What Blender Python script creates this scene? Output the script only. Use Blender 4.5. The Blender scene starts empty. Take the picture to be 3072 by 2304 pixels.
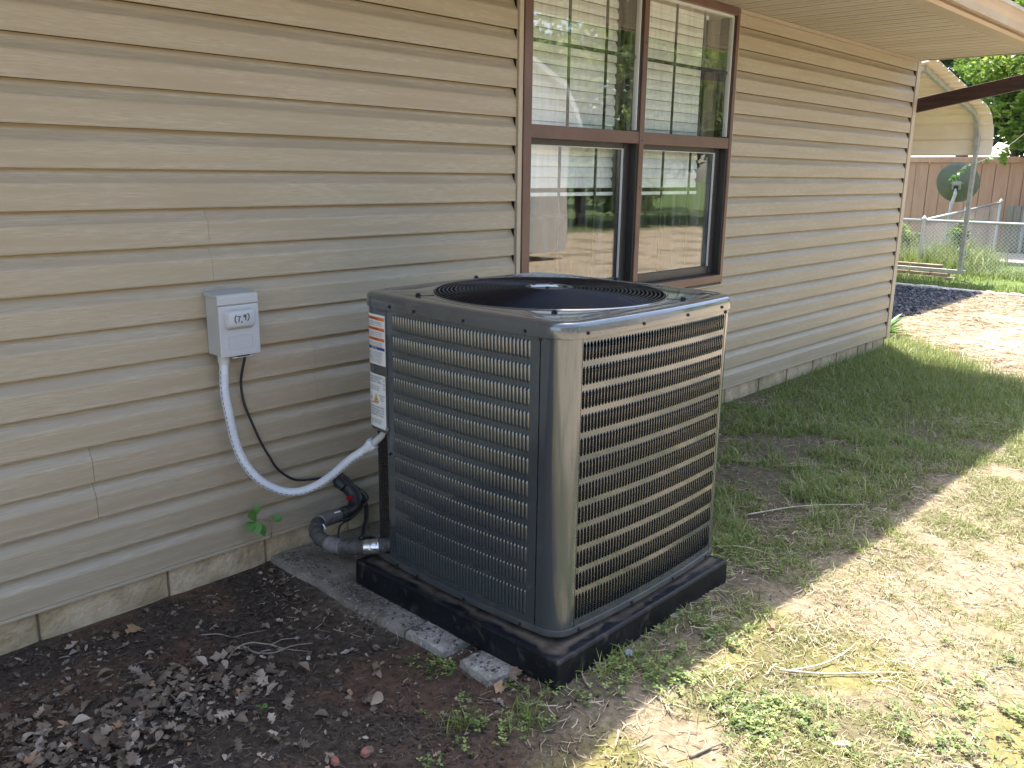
import bpy, math, random
import numpy as np
from mathutils import Vector, Matrix
rng = np.random.default_rng(7)
random.seed(7)
C = bpy.context.scene.collection
PI = math.pi

# ---------------------------------------------------------------- camera
sc = bpy.context.scene
cam_d = bpy.data.cameras.new('camera'); cam = bpy.data.objects.new('camera', cam_d); C.objects.link(cam)
sc.camera = cam
cam_d.sensor_width = 36.0; cam_d.lens = 36.0 * 2592.285 / 3072.0
cam_d.clip_start = 0.05; cam_d.clip_end = 600
_a, _b, _c = 0.8151, -0.2402, 0.0136
_f = Vector((math.sin(_a)*math.cos(_b), math.cos(_a)*math.cos(_b), math.sin(_b)))
_r = Vector((math.cos(_a), -math.sin(_a), 0)); _u = _r.cross(_f)
_rr = math.cos(_c)*_r + math.sin(_c)*_u; _uu = -math.sin(_c)*_r + math.cos(_c)*_u
cam.matrix_world = Matrix(((_rr.x, _uu.x, -_f.x, 0), (_rr.y, _uu.y, -_f.y, -2.863), (_rr.z, _uu.z, -_f.z, 1.522), (0, 0, 0, 1)))

# ---------------------------------------------------------------- sky, sun, exposure
SUN = Vector((0.27, 0.215, 1.0)).normalized()
world = bpy.data.worlds.new('World'); sc.world = world; world.use_nodes = True
wn = world.node_tree.nodes; wl = world.node_tree.links
sky = wn.new('ShaderNodeTexSky'); sky.sky_type = 'NISHITA'; sky.sun_disc = False
sky.sun_elevation = math.asin(SUN.z); sky.sun_rotation = math.atan2(SUN.x, SUN.y)
sky.air_density = 1.0; sky.dust_density = 2.2; sky.ozone_density = 0.6
bg = wn['Background']; bg.inputs['Strength'].default_value = 0.15
wl.new(sky.outputs[0], bg.inputs['Color'])
sd = bpy.data.lights.new('sun', 'SUN'); sd.energy = 2.95; sd.angle = math.radians(0.6); sd.color = (1.0, 0.95, 0.86)
so = bpy.data.objects.new('sun', sd); C.objects.link(so)
so.rotation_euler = SUN.to_track_quat('Z', 'Y').to_euler()
sc.view_settings.view_transform = 'Standard'; sc.view_settings.look = 'None'
sc.view_settings.gamma = 1.0; sc.view_settings.use_curve_mapping = False
sc.view_settings.exposure = 2.15
sc.cycles.max_bounces = 8; sc.cycles.diffuse_bounces = 4; sc.cycles.transparent_max_bounces = 12

# ---------------------------------------------------------------- noise in numpy
_T = np.random.default_rng(3).random((256, 256))
def vnoise(x, y, s=0):
    x = np.asarray(x, float); y = np.asarray(y, float)
    xi = np.floor(x).astype(int); yi = np.floor(y).astype(int); fx = x-xi; fy = y-yi
    fx = fx*fx*(3-2*fx); fy = fy*fy*(3-2*fy)
    g = lambda a, b: _T[(a+s*37) % 256, (b+s*91) % 256]
    return (g(xi, yi)*(1-fx)+g(xi+1, yi)*fx)*(1-fy)+(g(xi, yi+1)*(1-fx)+g(xi+1, yi+1)*fx)*fy
def fbm(x, y, sc_=1.0, oct=4, s=0):
    v = 0; a = .5; t = 0
    for i in range(oct):
        v = v+a*vnoise(np.asarray(x)*sc_*2**i, np.asarray(y)*sc_*2**i, s+i); t += a; a *= .5
    return v/t
def sst(a, b, x):
    t = np.clip((np.asarray(x, float)-a)/(b-a), 0, 1); return t*t*(3-2*t)

# ---------------------------------------------------------------- materials
MATS = {}
def mat(name, c1, c2=None, scale=5.0, detail=4.0, rough=.6, metal=0.0, spec=.5, bump=0.0, bscale=None, stretch=(1, 1, 1),
        coat=0.0, attr=None, ramp=None, trans=0.0, sub=0.0, contrast=(.35, .65), c3=None, s3=40.0, t3=(.62, .7), bdist=.01, brot=None):
    m = bpy.data.materials.new(name); m.use_nodes = True; N = m.node_tree.nodes; L = m.node_tree.links
    p = N['Principled BSDF']; p.inputs['Roughness'].default_value = rough; p.inputs['Metallic'].default_value = metal
    p.inputs['Specular IOR Level'].default_value = spec; p.inputs['Coat Weight'].default_value = coat; p.inputs['Coat Roughness'].default_value = .06
    tc = N.new('ShaderNodeTexCoord'); mp = N.new('ShaderNodeMapping'); mp.inputs['Scale'].default_value = stretch
    L.new(tc.outputs['Object'], mp.inputs['Vector'])
    col = None
    if attr:
        at = N.new('ShaderNodeAttribute'); at.attribute_name = attr
        r = N.new('ShaderNodeValToRGB'); el = r.color_ramp.elements
        while len(el) < len(ramp): el.new(.5)
        for e, (q, cc) in zip(el, ramp): e.position = q; e.color = (*cc, 1)
        L.new(at.outputs['Fac'], r.inputs['Fac']); col = r.outputs['Color']
    elif c2 is not None:
        n = N.new('ShaderNodeTexNoise'); n.inputs['Scale'].default_value = scale; n.inputs['Detail'].default_value = detail; n.inputs['Roughness'].default_value = .6
        L.new(mp.outputs[0], n.inputs['Vector'])
        r = N.new('ShaderNodeValToRGB'); el = r.color_ramp.elements
        el[0].position = contrast[0]; el[0].color = (*c1, 1); el[1].position = contrast[1]; el[1].color = (*c2, 1)
        L.new(n.outputs['Fac'], r.inputs['Fac']); col = r.outputs['Color']
    if c3 is not None:
        n3 = N.new('ShaderNodeTexNoise'); n3.inputs['Scale'].default_value = s3; n3.inputs['Detail'].default_value = 3
        L.new(mp.outputs[0], n3.inputs['Vector'])
        mr = N.new('ShaderNodeMapRange'); mr.inputs['From Min'].default_value = t3[0]; mr.inputs['From Max'].default_value = t3[1]
        L.new(n3.outputs['Fac'], mr.inputs['Value'])
        mx = N.new('ShaderNodeMix'); mx.data_type = 'RGBA'; L.new(mr.outputs[0], mx.inputs['Factor'])
        if col: L.new(col, mx.inputs[6])
        else: mx.inputs[6].default_value = (*c1, 1)
        mx.inputs[7].default_value = (*c3, 1); col = mx.outputs[2]
    if col: L.new(col, p.inputs['Base Color'])
    else: p.inputs['Base Color'].default_value = (*c1, 1)
    if bump:
        nb = N.new('ShaderNodeTexNoise'); nb.inputs['Scale'].default_value = bscale or scale*4; nb.inputs['Detail'].default_value = 5
        L.new(mp.outputs[0], nb.inputs['Vector'])
        b = N.new('ShaderNodeBump'); b.inputs['Strength'].default_value = bump; b.inputs['Distance'].default_value = bdist
        L.new(nb.outputs['Fac'], b.inputs['Height']); L.new(b.outputs[0], p.inputs['Normal'])
    if sub:   # thin leaves: some light passes through
        out = N['Material Output']; tl = N.new('ShaderNodeBsdfTranslucent'); ms = N.new('ShaderNodeMixShader'); ms.inputs[0].default_value = sub
        if col: L.new(col, tl.inputs['Color'])
        else: tl.inputs['Color'].default_value = (*c1, 1)
        L.new(p.outputs[0], ms.inputs[1]); L.new(tl.outputs[0], ms.inputs[2]); L.new(ms.outputs[0], out.inputs['Surface'])
    MATS[name] = m
    return m

def glass_mat():
    m = bpy.data.materials.new('window_glass'); m.use_nodes = True; N = m.node_tree.nodes; L = m.node_tree.links
    N.remove(N['Principled BSDF']); out = N['Material Output']
    lw = N.new('ShaderNodeLayerWeight'); lw.inputs[0].default_value = .5
    pw = N.new('ShaderNodeMath'); pw.operation = 'POWER'; pw.inputs[1].default_value = 5; L.new(lw.outputs['Facing'], pw.inputs[0])
    ma = N.new('ShaderNodeMath'); ma.operation = 'MULTIPLY_ADD'; ma.inputs[1].default_value = .9; ma.inputs[2].default_value = .115; L.new(pw.outputs[0], ma.inputs[0])
    tr = N.new('ShaderNodeBsdfTransparent'); tr.inputs[0].default_value = (.97, .985, .975, 1)
    gl = N.new('ShaderNodeBsdfGlossy'); gl.inputs['Roughness'].default_value = .0
    tc = N.new('ShaderNodeTexCoord'); nz = N.new('ShaderNodeTexNoise'); nz.inputs['Scale'].default_value = 2.2; nz.inputs['Detail'].default_value = 1
    L.new(tc.outputs['Object'], nz.inputs['Vector'])
    b = N.new('ShaderNodeBump'); b.inputs['Strength'].default_value = .05; b.inputs['Distance'].default_value = .02; L.new(nz.outputs['Fac'], b.inputs['Height']); L.new(b.outputs[0], gl.inputs['Normal'])
    ms = N.new('ShaderNodeMixShader'); L.new(ma.outputs[0], ms.inputs[0]); L.new(tr.outputs[0], ms.inputs[1]); L.new(gl.outputs[0], ms.inputs[2])
    # faint dirt film
    nd = N.new('ShaderNodeTexNoise'); nd.inputs['Scale'].default_value = 9; nd.inputs['Detail'].default_value = 6; mpd = N.new('ShaderNodeMapping'); mpd.inputs['Scale'].default_value = (3, 1, .35)
    L.new(tc.outputs['Object'], mpd.inputs[0]); L.new(mpd.outputs[0], nd.inputs['Vector'])
    mr = N.new('ShaderNodeMapRange'); mr.inputs['From Min'].default_value = .45; mr.inputs['From Max'].default_value = .8; mr.inputs['To Max'].default_value = .10; L.new(nd.outputs['Fac'], mr.inputs['Value'])
    df = N.new('ShaderNodeBsdfDiffuse'); df.inputs[0].default_value = (.7, .7, .62, 1)
    m2 = N.new('ShaderNodeMixShader'); L.new(mr.outputs[0], m2.inputs[0]); L.new(ms.outputs[0], m2.inputs[1]); L.new(df.outputs[0], m2.inputs[2])
    L.new(m2.outputs[0], out.inputs['Surface'])
    MATS['window_glass'] = m; return m

mat('vinyl_siding', (.300, .250, .173), (.405, .347, .252), scale=1, stretch=(15, 160, 300), detail=7, rough=.48, bump=.35, bscale=1.6, bdist=.002, contrast=(.34, .66), spec=.4,
    c3=(.325, .268, .183), s3=.12, t3=(.42, .62))
mat('vinyl_trim', (.36, .30, .215), (.40, .335, .25), scale=6, rough=.42, spec=.4)
mat('soffit_vinyl', (.38, .345, .27), (.44, .40, .32), scale=3, rough=.5, stretch=(1, .3, 1))
mat('gutter_metal', (.40, .29, .20), (.46, .36, .26), scale=3, rough=.35, spec=.5)
mat('foundation_block', (.30, .23, .13), (.47, .375, .24), scale=9, detail=8, rough=.92, bump=.8, bscale=45, bdist=.012, c3=(.24, .20, .11), s3=4, t3=(.58, .70))
mat('mortar', (.20, .17, .12), (.28, .25, .19), scale=20, rough=.95, bump=.6, bscale=70)
mat('frame_brown', (.095, .045, .030), (.13, .066, .045), scale=4, rough=.35, spec=.5)
mat('frame_dark', (.030, .028, .027), rough=.4)
mat('frame_white', (.55, .56, .54), rough=.4)
mat('blind_white', (.87, .88, .85), (.90, .91, .88), scale=3, rough=.45)
mat('interior_paint', (.42, .37, .29), rough=.8)
mat('interior_dark', (.05, .045, .04), rough=.9)
mat('muntin', (.02, .024, .018), rough=.6, spec=.2)
mat('ac_paint', (.078, .092, .099), (.090, .104, .111), scale=2, rough=.13, metal=.5, spec=.7, coat=.8, bump=.02, bscale=2, bdist=.02)
mat('ac_lid_paint', (.078, .090, .098), (.095, .106, .112), scale=9, detail=6, rough=.2, metal=.4, spec=.8, coat=.9, c3=(.12, .105, .09), s3=38, t3=(.60, .82))
mat('ac_base_paint', (.052, .055, .057), (.10, .09, .075), scale=12, detail=7, rough=.35, spec=.5, contrast=(.45, .75))
mat('wire_black', (.002, .004, .010), rough=.25, spec=.3)
mat('fan_dark', (.003, .0035, .006), (.006, .007, .010), scale=4, rough=.42, spec=.3)
mat('ac_inside', (.012, .012, .012), rough=.9)
mat('screw_black', (.02, .02, .021), rough=.35, metal=.3)
mat('screw_zinc', (.35, .34, .31), rough=.35, metal=.8)
mat('pad_plastic', (.004, .005, .007), (.010, .011, .014), scale=7, detail=8, rough=.55, spec=.25, bump=.25, bscale=60, bdist=.003, c3=(.055, .048, .042), s3=26, t3=(.56, .80))
mat('sticker_white', (.68, .69, .68), rough=.45)
mat('ink_orange', (.62, .16, .03), rough=.5)
mat('ink_blue', (.02, .045, .16), rough=.5)
mat('ink_black', (.015, .015, .016), rough=.55)
mat('ink_red', (.6, .05, .03), rough=.5)
mat('ink_yellow', (.75, .50, .08), rough=.5)
mat('box_grey', (.40, .405, .40), (.44, .445, .44), scale=3, rough=.38, spec=.5)
mat('conduit_grey', (.50, .52, .55), (.56, .58, .60), scale=8, rough=.35, spec=.5)
mat('fitting_grey', (.44, .44, .43), rough=.4)
mat('cable_black', (.022, .022, .022), rough=.45)
mat('wire_brown', (.07, .05, .04), rough=.5)
mat('foam_black', (.030, .029, .027), (.085, .080, .070), scale=45, detail=5, rough=.85, bump=.8, bscale=90, bdist=.004, c3=(.11, .10, .085), s3=70, t3=(.58, .68))
mat('tube_black', (.014, .014, .016), (.03, .03, .032), scale=15, rough=.5, bump=.2, bscale=30)
mat('tape_grey', (.13, .12, .115), (.19, .18, .17), scale=20, rough=.45, bump=.4, bscale=40, bdist=.004)
mat('foil_tape', (.62, .62, .62), (.5, .5, .5), scale=20, rough=.22, metal=.9, bump=.9, bscale=38, bdist=.006)
mat('red_cap', (.45, .015, .02), rough=.4)
mat('concrete', (.095, .076, .055), (.26, .225, .175), scale=5, detail=9, rough=.95, bump=.9, bscale=55, bdist=.012, c3=(.34, .31, .26), s3=70, t3=(.6, .72))
mat('concrete_light', (.19, .165, .13), (.37, .335, .28), scale=14, detail=9, rough=.95, bump=1.0, bscale=60, bdist=.012, c3=(.42, .39, .34), s3=75, t3=(.58, .70))
mat('brick_red', (.30, .11, .075), (.24, .13, .10), scale=30, rough=.9, bump=.4, bscale=90)
mat('leaf_dry', (1, 1, 1), rough=.7, attr='v', ramp=[(0, (.055, .036, .023)), (.3, (.13, .092, .060)), (.62, (.24, .18, .125)), (.88, (.40, .32, .24)), (1, (.32, .15, .06))], sub=.12, bump=.3, bscale=80)
mat('leaf_grey', (.22, .18, .15), (.32, .27, .23), scale=30, rough=.75, sub=.1, bump=.3, bscale=90)
mat('leaf_tan', (.34, .20, .10), (.45, .28, .14), scale=30, rough=.7, sub=.15, bump=.3, bscale=90)
mat('leaf_brown', (.16, .10, .065), (.24, .16, .11), scale=30, rough=.75, sub=.1, bump=.3, bscale=90)
mat('debris', (1, 1, 1), rough=.85, attr='v', ramp=[(0, (.018, .013, .010)), (.5, (.06, .043, .032)), (.85, (.13, .10, .08)), (1, (.28, .24, .20))])
mat('clod', (1, 1, 1), rough=1, attr='v', ramp=[(0, (.025, .017, .012)), (.6, (.065, .040, .026)), (1, (.12, .072, .046))], bump=.6, bscale=120)
mat('grass', (1, 1, 1), rough=.5, attr='v', sub=.35, ramp=[(0, (.08, .115, .025)), (.35, (.16, .22, .042)), (.65, (.26, .31, .07)), (.85, (.33, .32, .13)), (1, (.50, .43, .27))])
mat('clover', (1, 1, 1), rough=.5, attr='v', sub=.3, ramp=[(0, (.07, .115, .028)), (.5, (.15, .215, .055)), (1, (.33, .37, .12))])
mat('straw', (1, 1, 1), rough=.6, attr='v', sub=.15, ramp=[(0, (.16, .115, .07)), (.45, (.34, .265, .165)), (1, (.58, .49, .33))])
mat('twig', (.20, .16, .12), (.30, .25, .19), scale=30, rough=.85)
mat('twig_pale', (.45, .38, .28), (.55, .48, .36), scale=30, rough=.8)
mat('bark_chip', (.22, .12, .075), (.32, .20, .14), scale=30, rough=.85, bump=.4, bscale=90)
mat('chip_white', (.7, .68, .64), rough=.6)
mat('cap_blue', (.30, .34, .48), rough=.4)
mat('tree_leaf', (1, 1, 1), rough=.38, attr='v', sub=.5, ramp=[(0, (.05, .10, .02)), (.5, (.15, .24, .04)), (1, (.34, .42, .09))])
mat('tree_leaf_dark', (1, 1, 1), rough=.6, attr='v', sub=.3, ramp=[(0, (.015, .035, .012)), (.6, (.035, .07, .022)), (1, (.07, .12, .035))])
mat('bark', (.05, .038, .028), (.11, .085, .065), scale=12, stretch=(1, 1, .2), rough=.95, bump=.8, bscale=30)
mat('beam_wood', (.022, .009, .008), (.055, .024, .019), scale=4, stretch=(12, .7, 12), detail=8, rough=.55, bump=.3, bscale=12)
mat('carport_sheet', (.70, .60, .46), (.76, .67, .52), scale=2, rough=.45)
mat('galvanized', (.33, .33, .31), (.45, .45, .43), scale=12, rough=.45, metal=.5)
mat('chainlink', (.50, .51, .50), rough=.4, metal=.4)
mat('fence_board', (.38, .205, .13), (.46, .265, .175), scale=3, stretch=(3, 3, .4), detail=6, rough=.8)
mat('fence_grey', (.22, .18, .14), (.30, .26, .21), scale=6, stretch=(3, 3, .4), rough=.9)
mat('dish_grey', (.095, .11, .085), (.125, .14, .11), scale=4, rough=.5)
mat('gravel', (1, 1, 1), rough=.7, attr='v', ramp=[(0, (.025, .027, .034)), (.6, (.07, .072, .08)), (1, (.20, .20, .21))])
mat('stone_white', (.55, .50, .44), (.7, .66, .6), scale=9, rough=.8)
mat('timber_block', (.17, .125, .085), (.30, .235, .17), scale=6, stretch=(3, 1, 6), rough=.9, bump=.6, bscale=30)
mat('bin_plastic', (.010, .013, .035), rough=.4)
mat('shingle', (.05, .045, .045), (.10, .09, .085), scale=20, rough=.95)
mat('shed_panel', (.60, .56, .50), (.68, .64, .57), scale=2, rough=.5)
mat('house_cream', (.62, .54, .42), (.68, .60, .48), scale=2, rough=.6)
mat('sprout', (.075, .20, .035), (.12, .27, .05), scale=20, rough=.45, sub=.3)
glass_mat()

# coil: fine horizontal fins
def coil_mat():
    m = mat('coil_fins', (.035, .026, .021), (.085, .062, .047), scale=3, rough=.6)
    N = m.node_tree.nodes; L = m.node_tree.links; p = N['Principled BSDF']
    tc = N.new('ShaderNodeTexCoord'); w = N.new('ShaderNodeTexWave'); w.bands_direction = 'Z'; w.inputs['Scale'].default_value = 40
    L.new(tc.outputs['Object'], w.inputs['Vector'])
    b = N.new('ShaderNodeBump'); b.inputs['Strength'].default_value = .9; b.inputs['Distance'].default_value = .01; L.new(w.outputs['Fac'], b.inputs['Height']); L.new(b.outputs[0], p.inputs['Normal'])
    old = p.inputs['Base Color'].links[0].from_socket
    mx = N.new('ShaderNodeMix'); mx.data_type = 'RGBA'; L.new(w.outputs['Fac'], mx.inputs['Factor']); mx.inputs[6].default_value = (.012, .010, .009, 1); L.new(old, mx.inputs[7]); L.new(mx.outputs[2], p.inputs['Base Color'])
coil_mat()

# ---------------------------------------------------------------- mesh helpers
class MB:
    def __init__(s): s.v = []; s.f = []
    def add(s, vs, fs):
        n = len(s.v); s.v += [tuple(v) for v in vs]; s.f += [tuple(i+n for i in f) for f in fs]; return s
    def box(s, x0, x1, y0, y1, z0, z1):
        return s.add([(x0, y0, z0), (x1, y0, z0), (x1, y1, z0), (x0, y1, z0), (x0, y0, z1), (x1, y0, z1), (x1, y1, z1), (x0, y1, z1)],
                     [(0, 3, 2, 1), (4, 5, 6, 7), (0, 1, 5, 4), (1, 2, 6, 5), (2, 3, 7, 6), (3, 0, 4, 7)])
    def obox(s, c, ax, ay, az):   # centre and three half axes
        c = Vector(c); ax = Vector(ax); ay = Vector(ay); az = Vector(az)
        vs = [c+i*ax+j*ay+k*az for k in (-1, 1) for i, j in ((-1, -1), (1, -1), (1, 1), (-1, 1))]
        return s.add(vs, [(0, 3, 2, 1), (4, 5, 6, 7), (0, 1, 5, 4), (1, 2, 6, 5), (2, 3, 7, 6), (3, 0, 4, 7)])
    def tube(s, pts, r, n=10, closed=False, cap=True):
        P = [Vector(p) for p in pts]; m = len(P); R = r if hasattr(r, '__len__') else [r]*m
        T = []
        for i in range(m):
            a = P[(i-1) % m] if closed else P[max(i-1, 0)]; b = P[(i+1) % m] if closed else P[min(i+1, m-1)]
            T.append((b-a).normalized())
        up = Vector((0, 0, 1)) if abs(T[0].z) < .9 else Vector((1, 0, 0))
        nn = (up-T[0]*up.dot(T[0])).normalized(); vs = []
        for i in range(m):
            nn = (nn-T[i]*nn.dot(T[i])).normalized(); bb = T[i].cross(nn)
            for k in range(n):
                t = 2*PI*k/n; vs.append(P[i]+R[i]*(math.cos(t)*nn+math.sin(t)*bb))
        fs = []
        for i in range(m if closed else m-1):
            j = (i+1) % m
            for k in range(n): l = (k+1) % n; fs.append((i*n+k, i*n+l, j*n+l, j*n+k))
        if cap and not closed: fs += [tuple(range(n))[::-1], tuple((m-1)*n+k for k in range(n))]
        return s.add(vs, fs)
    def cyl(s, a, b, r, n=16): return s.tube([a, b], r, n)
    def prism(s, prof, a, b, fn):  # extrude closed profile; fn(t, p) -> point
        n = len(prof); vs = [fn(a, p) for p in prof]+[fn(b, p) for p in prof]
        fs = [(i, (i+1) % n, n+(i+1) % n, n+i) for i in range(n)]+[tuple(range(n))[::-1], tuple(range(n, 2*n))]
        return s.add(vs, fs)
    def loft(s, rings, closed=True):
        n = len(rings[0]); vs = [p for r in rings for p in r]; fs = []
        for i in range(len(rings)-1):
            for k in range(n if closed else n-1): l = (k+1) % n; fs.append((i*n+k, i*n+l, (i+1)*n+l, (i+1)*n+k))
        return s.add(vs, fs)
    def build(s, name, m, parent=None, smooth=False, bevel=0, fixn=False, auto=None):
        me = bpy.data.meshes.new(name); me.from_pydata(s.v, [], s.f); me.update()
        return fin(name, me, m, parent, smooth, bevel, fixn, auto)
def fin(name, me, m, parent=None, smooth=False, bevel=0, fixn=False, auto=None):
    if m: me.materials.append(MATS[m])
    if fixn:
        import bmesh
        b = bmesh.new(); b.from_mesh(me); bmesh.ops.recalc_face_normals(b, faces=b.faces); b.to_mesh(me); b.free()
    if smooth:
        me.shade_smooth()
        if auto: me.set_sharp_from_angle(angle=math.radians(auto))
    o = bpy.data.objects.new(name, me); C.objects.link(o)
    if parent:
        o.parent = parent; o.matrix_parent_inverse = parent.matrix_basis.inverted() if parent.parent is None else Matrix.Identity(4)
    if bevel:
        bv = o.modifiers.new('bevel', 'BEVEL'); bv.width = bevel; bv.segments = 2; bv.limit_method = 'ANGLE'
    return o
def npmesh(name, V, F, m, parent=None, smooth=False, v=None):
    V = np.asarray(V, np.float32).reshape(-1, 3); F = np.asarray(F, np.int32); k = F.shape[1]
    me = bpy.data.meshes.new(name); me.vertices.add(len(V)); me.vertices.foreach_set('co', V.ravel())
    me.loops.add(F.size); me.loops.foreach_set('vertex_index', F.ravel())
    me.polygons.add(len(F)); me.polygons.foreach_set('loop_start', np.arange(0, F.size, k, dtype=np.int32))
    me.update(calc_edges=True)
    if v is not None:
        a = me.attributes.new('v', 'FLOAT', 'POINT'); a.data.foreach_set('value', np.asarray(v, np.float32))
    return fin(name, me, m, parent, smooth)
def empty(name, loc=(0, 0, 0)):
    o = bpy.data.objects.new(name, None); C.objects.link(o); o.location = loc; o.empty_display_size = .1
    o.matrix_basis = Matrix.Translation(loc); return o
def tag(o, label=None, cat=None, group=None, kind=None):
    if label: o['label'] = label
    if cat: o['category'] = cat
    if group: o['group'] = group
    if kind: o['kind'] = kind
    return o
def spline(pts, n=12):
    P = [Vector(p) for p in pts]; P = [2*P[0]-P[1]]+P+[2*P[-1]-P[-2]]; out = []
    for i in range(1, len(P)-2):
        for k in range(n):
            t = k/n; a, b, c, d = P[i-1:i+3]
            out.append(.5*((2*b)+(c-a)*t+(2*a-5*b+4*c-d)*t*t+(3*b-a-3*c+d)*t**3))
    out.append(P[-2]); return out
def text_mesh(txt, size, fn, m, parent, name='printed_text', align='CENTER', extr=0):
    cu = bpy.data.curves.new('t', 'FONT'); cu.body = txt; cu.size = size; cu.align_x = align; cu.resolution_u = 2
    o = bpy.data.objects.new('t', cu); me = bpy.data.meshes.new_from_object(o)
    bpy.data.objects.remove(o); bpy.data.curves.remove(cu)
    for v in me.vertices: v.co = fn(v.co.x, v.co.y)
    me.name = name; return fin(name, me, m, parent)

# ================================================================ ground
def height(x, y):
    x = np.asarray(x, float); y = np.asarray(y, float)
    near = np.exp(-((x-2.5)**2+(y+1.3)**2)/18)
    h = (fbm(x, y, 1.3, 3, 5)-.5)*.045*near+(fbm(x, y, 7, 3, 11)-.5)*.022*near+(fbm(x, y, 30, 2, 2)-.5)*.008*near
    h = h+.045*np.exp(-(((x-2.25)/.75)**4+((y+.95)/.75)**4))*sst(1.62, 1.72, x)
    h = h-.012*sst(.9, 1.3, x)*sst(1.75, 1.5, x)*sst(-.15, -.3, y)*sst(-.75, -.55, y)
    h = h*sst(0.02, -.12, y)*(sst(8, 6, x)*.9+.1)
    st = sst(1.60, 1.66, x)*sst(1.84, 1.78, x)*sst(-1.30, -1.24, y)
    h = h*(1-st)+st*(.006*fbm(x, y, 9, 2, 3))
    return h
def soilmask(x, y):   # dark leaf mould on the left
    n = fbm(x, y, 2.2, 4, 20)-.5
    return sst(2.15, 1.55, x+.55*np.maximum(-1.35-y, 0)*1.4+n*.7)*sst(-2.3, -1.7, y+n*.4)
def grassdens(x, y):
    n = fbm(x, y, 1.6, 4, 31); n2 = fbm(x, y, 5, 3, 33)
    A = sst(2.5, 2.95, x)*sst(-1.62, -1.15, y+.45*(n-.5))*(.05+.95*sst(.43, .60, n*.4+n2*.6))
    A = np.maximum(A, sst(4.2, 5.6, x)*sst(-3.2, -2.4, y)*.9*sst(.36, .58, n*.5+n2*.5))
    A = np.maximum(A, .42*sst(1.75, 1.95, x)*sst(3.2, 2.6, x)*sst(-1.38, -1.43, y)*sst(-1.72, -1.55, y)*sst(.45, .6, n2))
    A = np.maximum(A, .35*sst(1.35, 1.6, x)*sst(-1.25, -1.4, y)*sst(.5, .62, n2))
    B = sst(-1.62, -1.75, y)*sst(.38, .56, fbm(x, y, 2.4, 4, 47)*.6+n2*.4)*.75
    path = np.exp(-((x-2.9-.9*(y+2.0))/.35)**2)*sst(-1.6, -1.8, y)
    A = np.maximum(A, B*(1-.9*path))
    A = A*(1-soilmask(x, y)*.93)
    bx = 8.6+.9*(y+.0)-.35*(fbm(x, y, 2, 3, 55)-.5)       # where the straw starts
    A = A*sst(bx+.25, bx-.35, x)
    lush = sst(5.2, 6.3, x)*sst(bx+.1, bx-.3, x)*sst(.1, -.02, y)
    A = np.maximum(A, lush*sst(-3, -2, y))
    far = sst(12.75, 13.05, x+.55*(y-.6)*0)*sst(.32, .5, n*.5+n2*.5+.16)
    return np.clip(np.maximum(A, far*sst(2.6, 1.5, np.abs(y-.6)*.0+1)), 0, 1)
def lin(a, b, s): return list(np.arange(a, b, s))
gx = lin(-90, -10, 8)+lin(-10, -1, 1)+lin(-1, .3, .12)+lin(.3, 4.6, .022)+lin(4.6, 8.6, .05)+lin(8.6, 22, .2)+lin(22, 60, 3)+lin(60, 200, 20)
gy = lin(-120, -20, 10)+lin(-20, -6, 1)+lin(-6, -3, .25)+lin(-3, .05, .022)+lin(.05, 4, .2)+lin(4, 20, 1)+lin(20, 120, 12)
GX, GY = np.meshgrid(gx, gy, indexing='ij'); GZ = height(GX, GY)
nx, ny = GX.shape; ii = np.arange(nx*ny).reshape(nx, ny)
F = np.stack([ii[:-1, :-1], ii[1:, :-1], ii[1:, 1:], ii[:-1, 1:]], -1).reshape(-1, 4)
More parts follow.
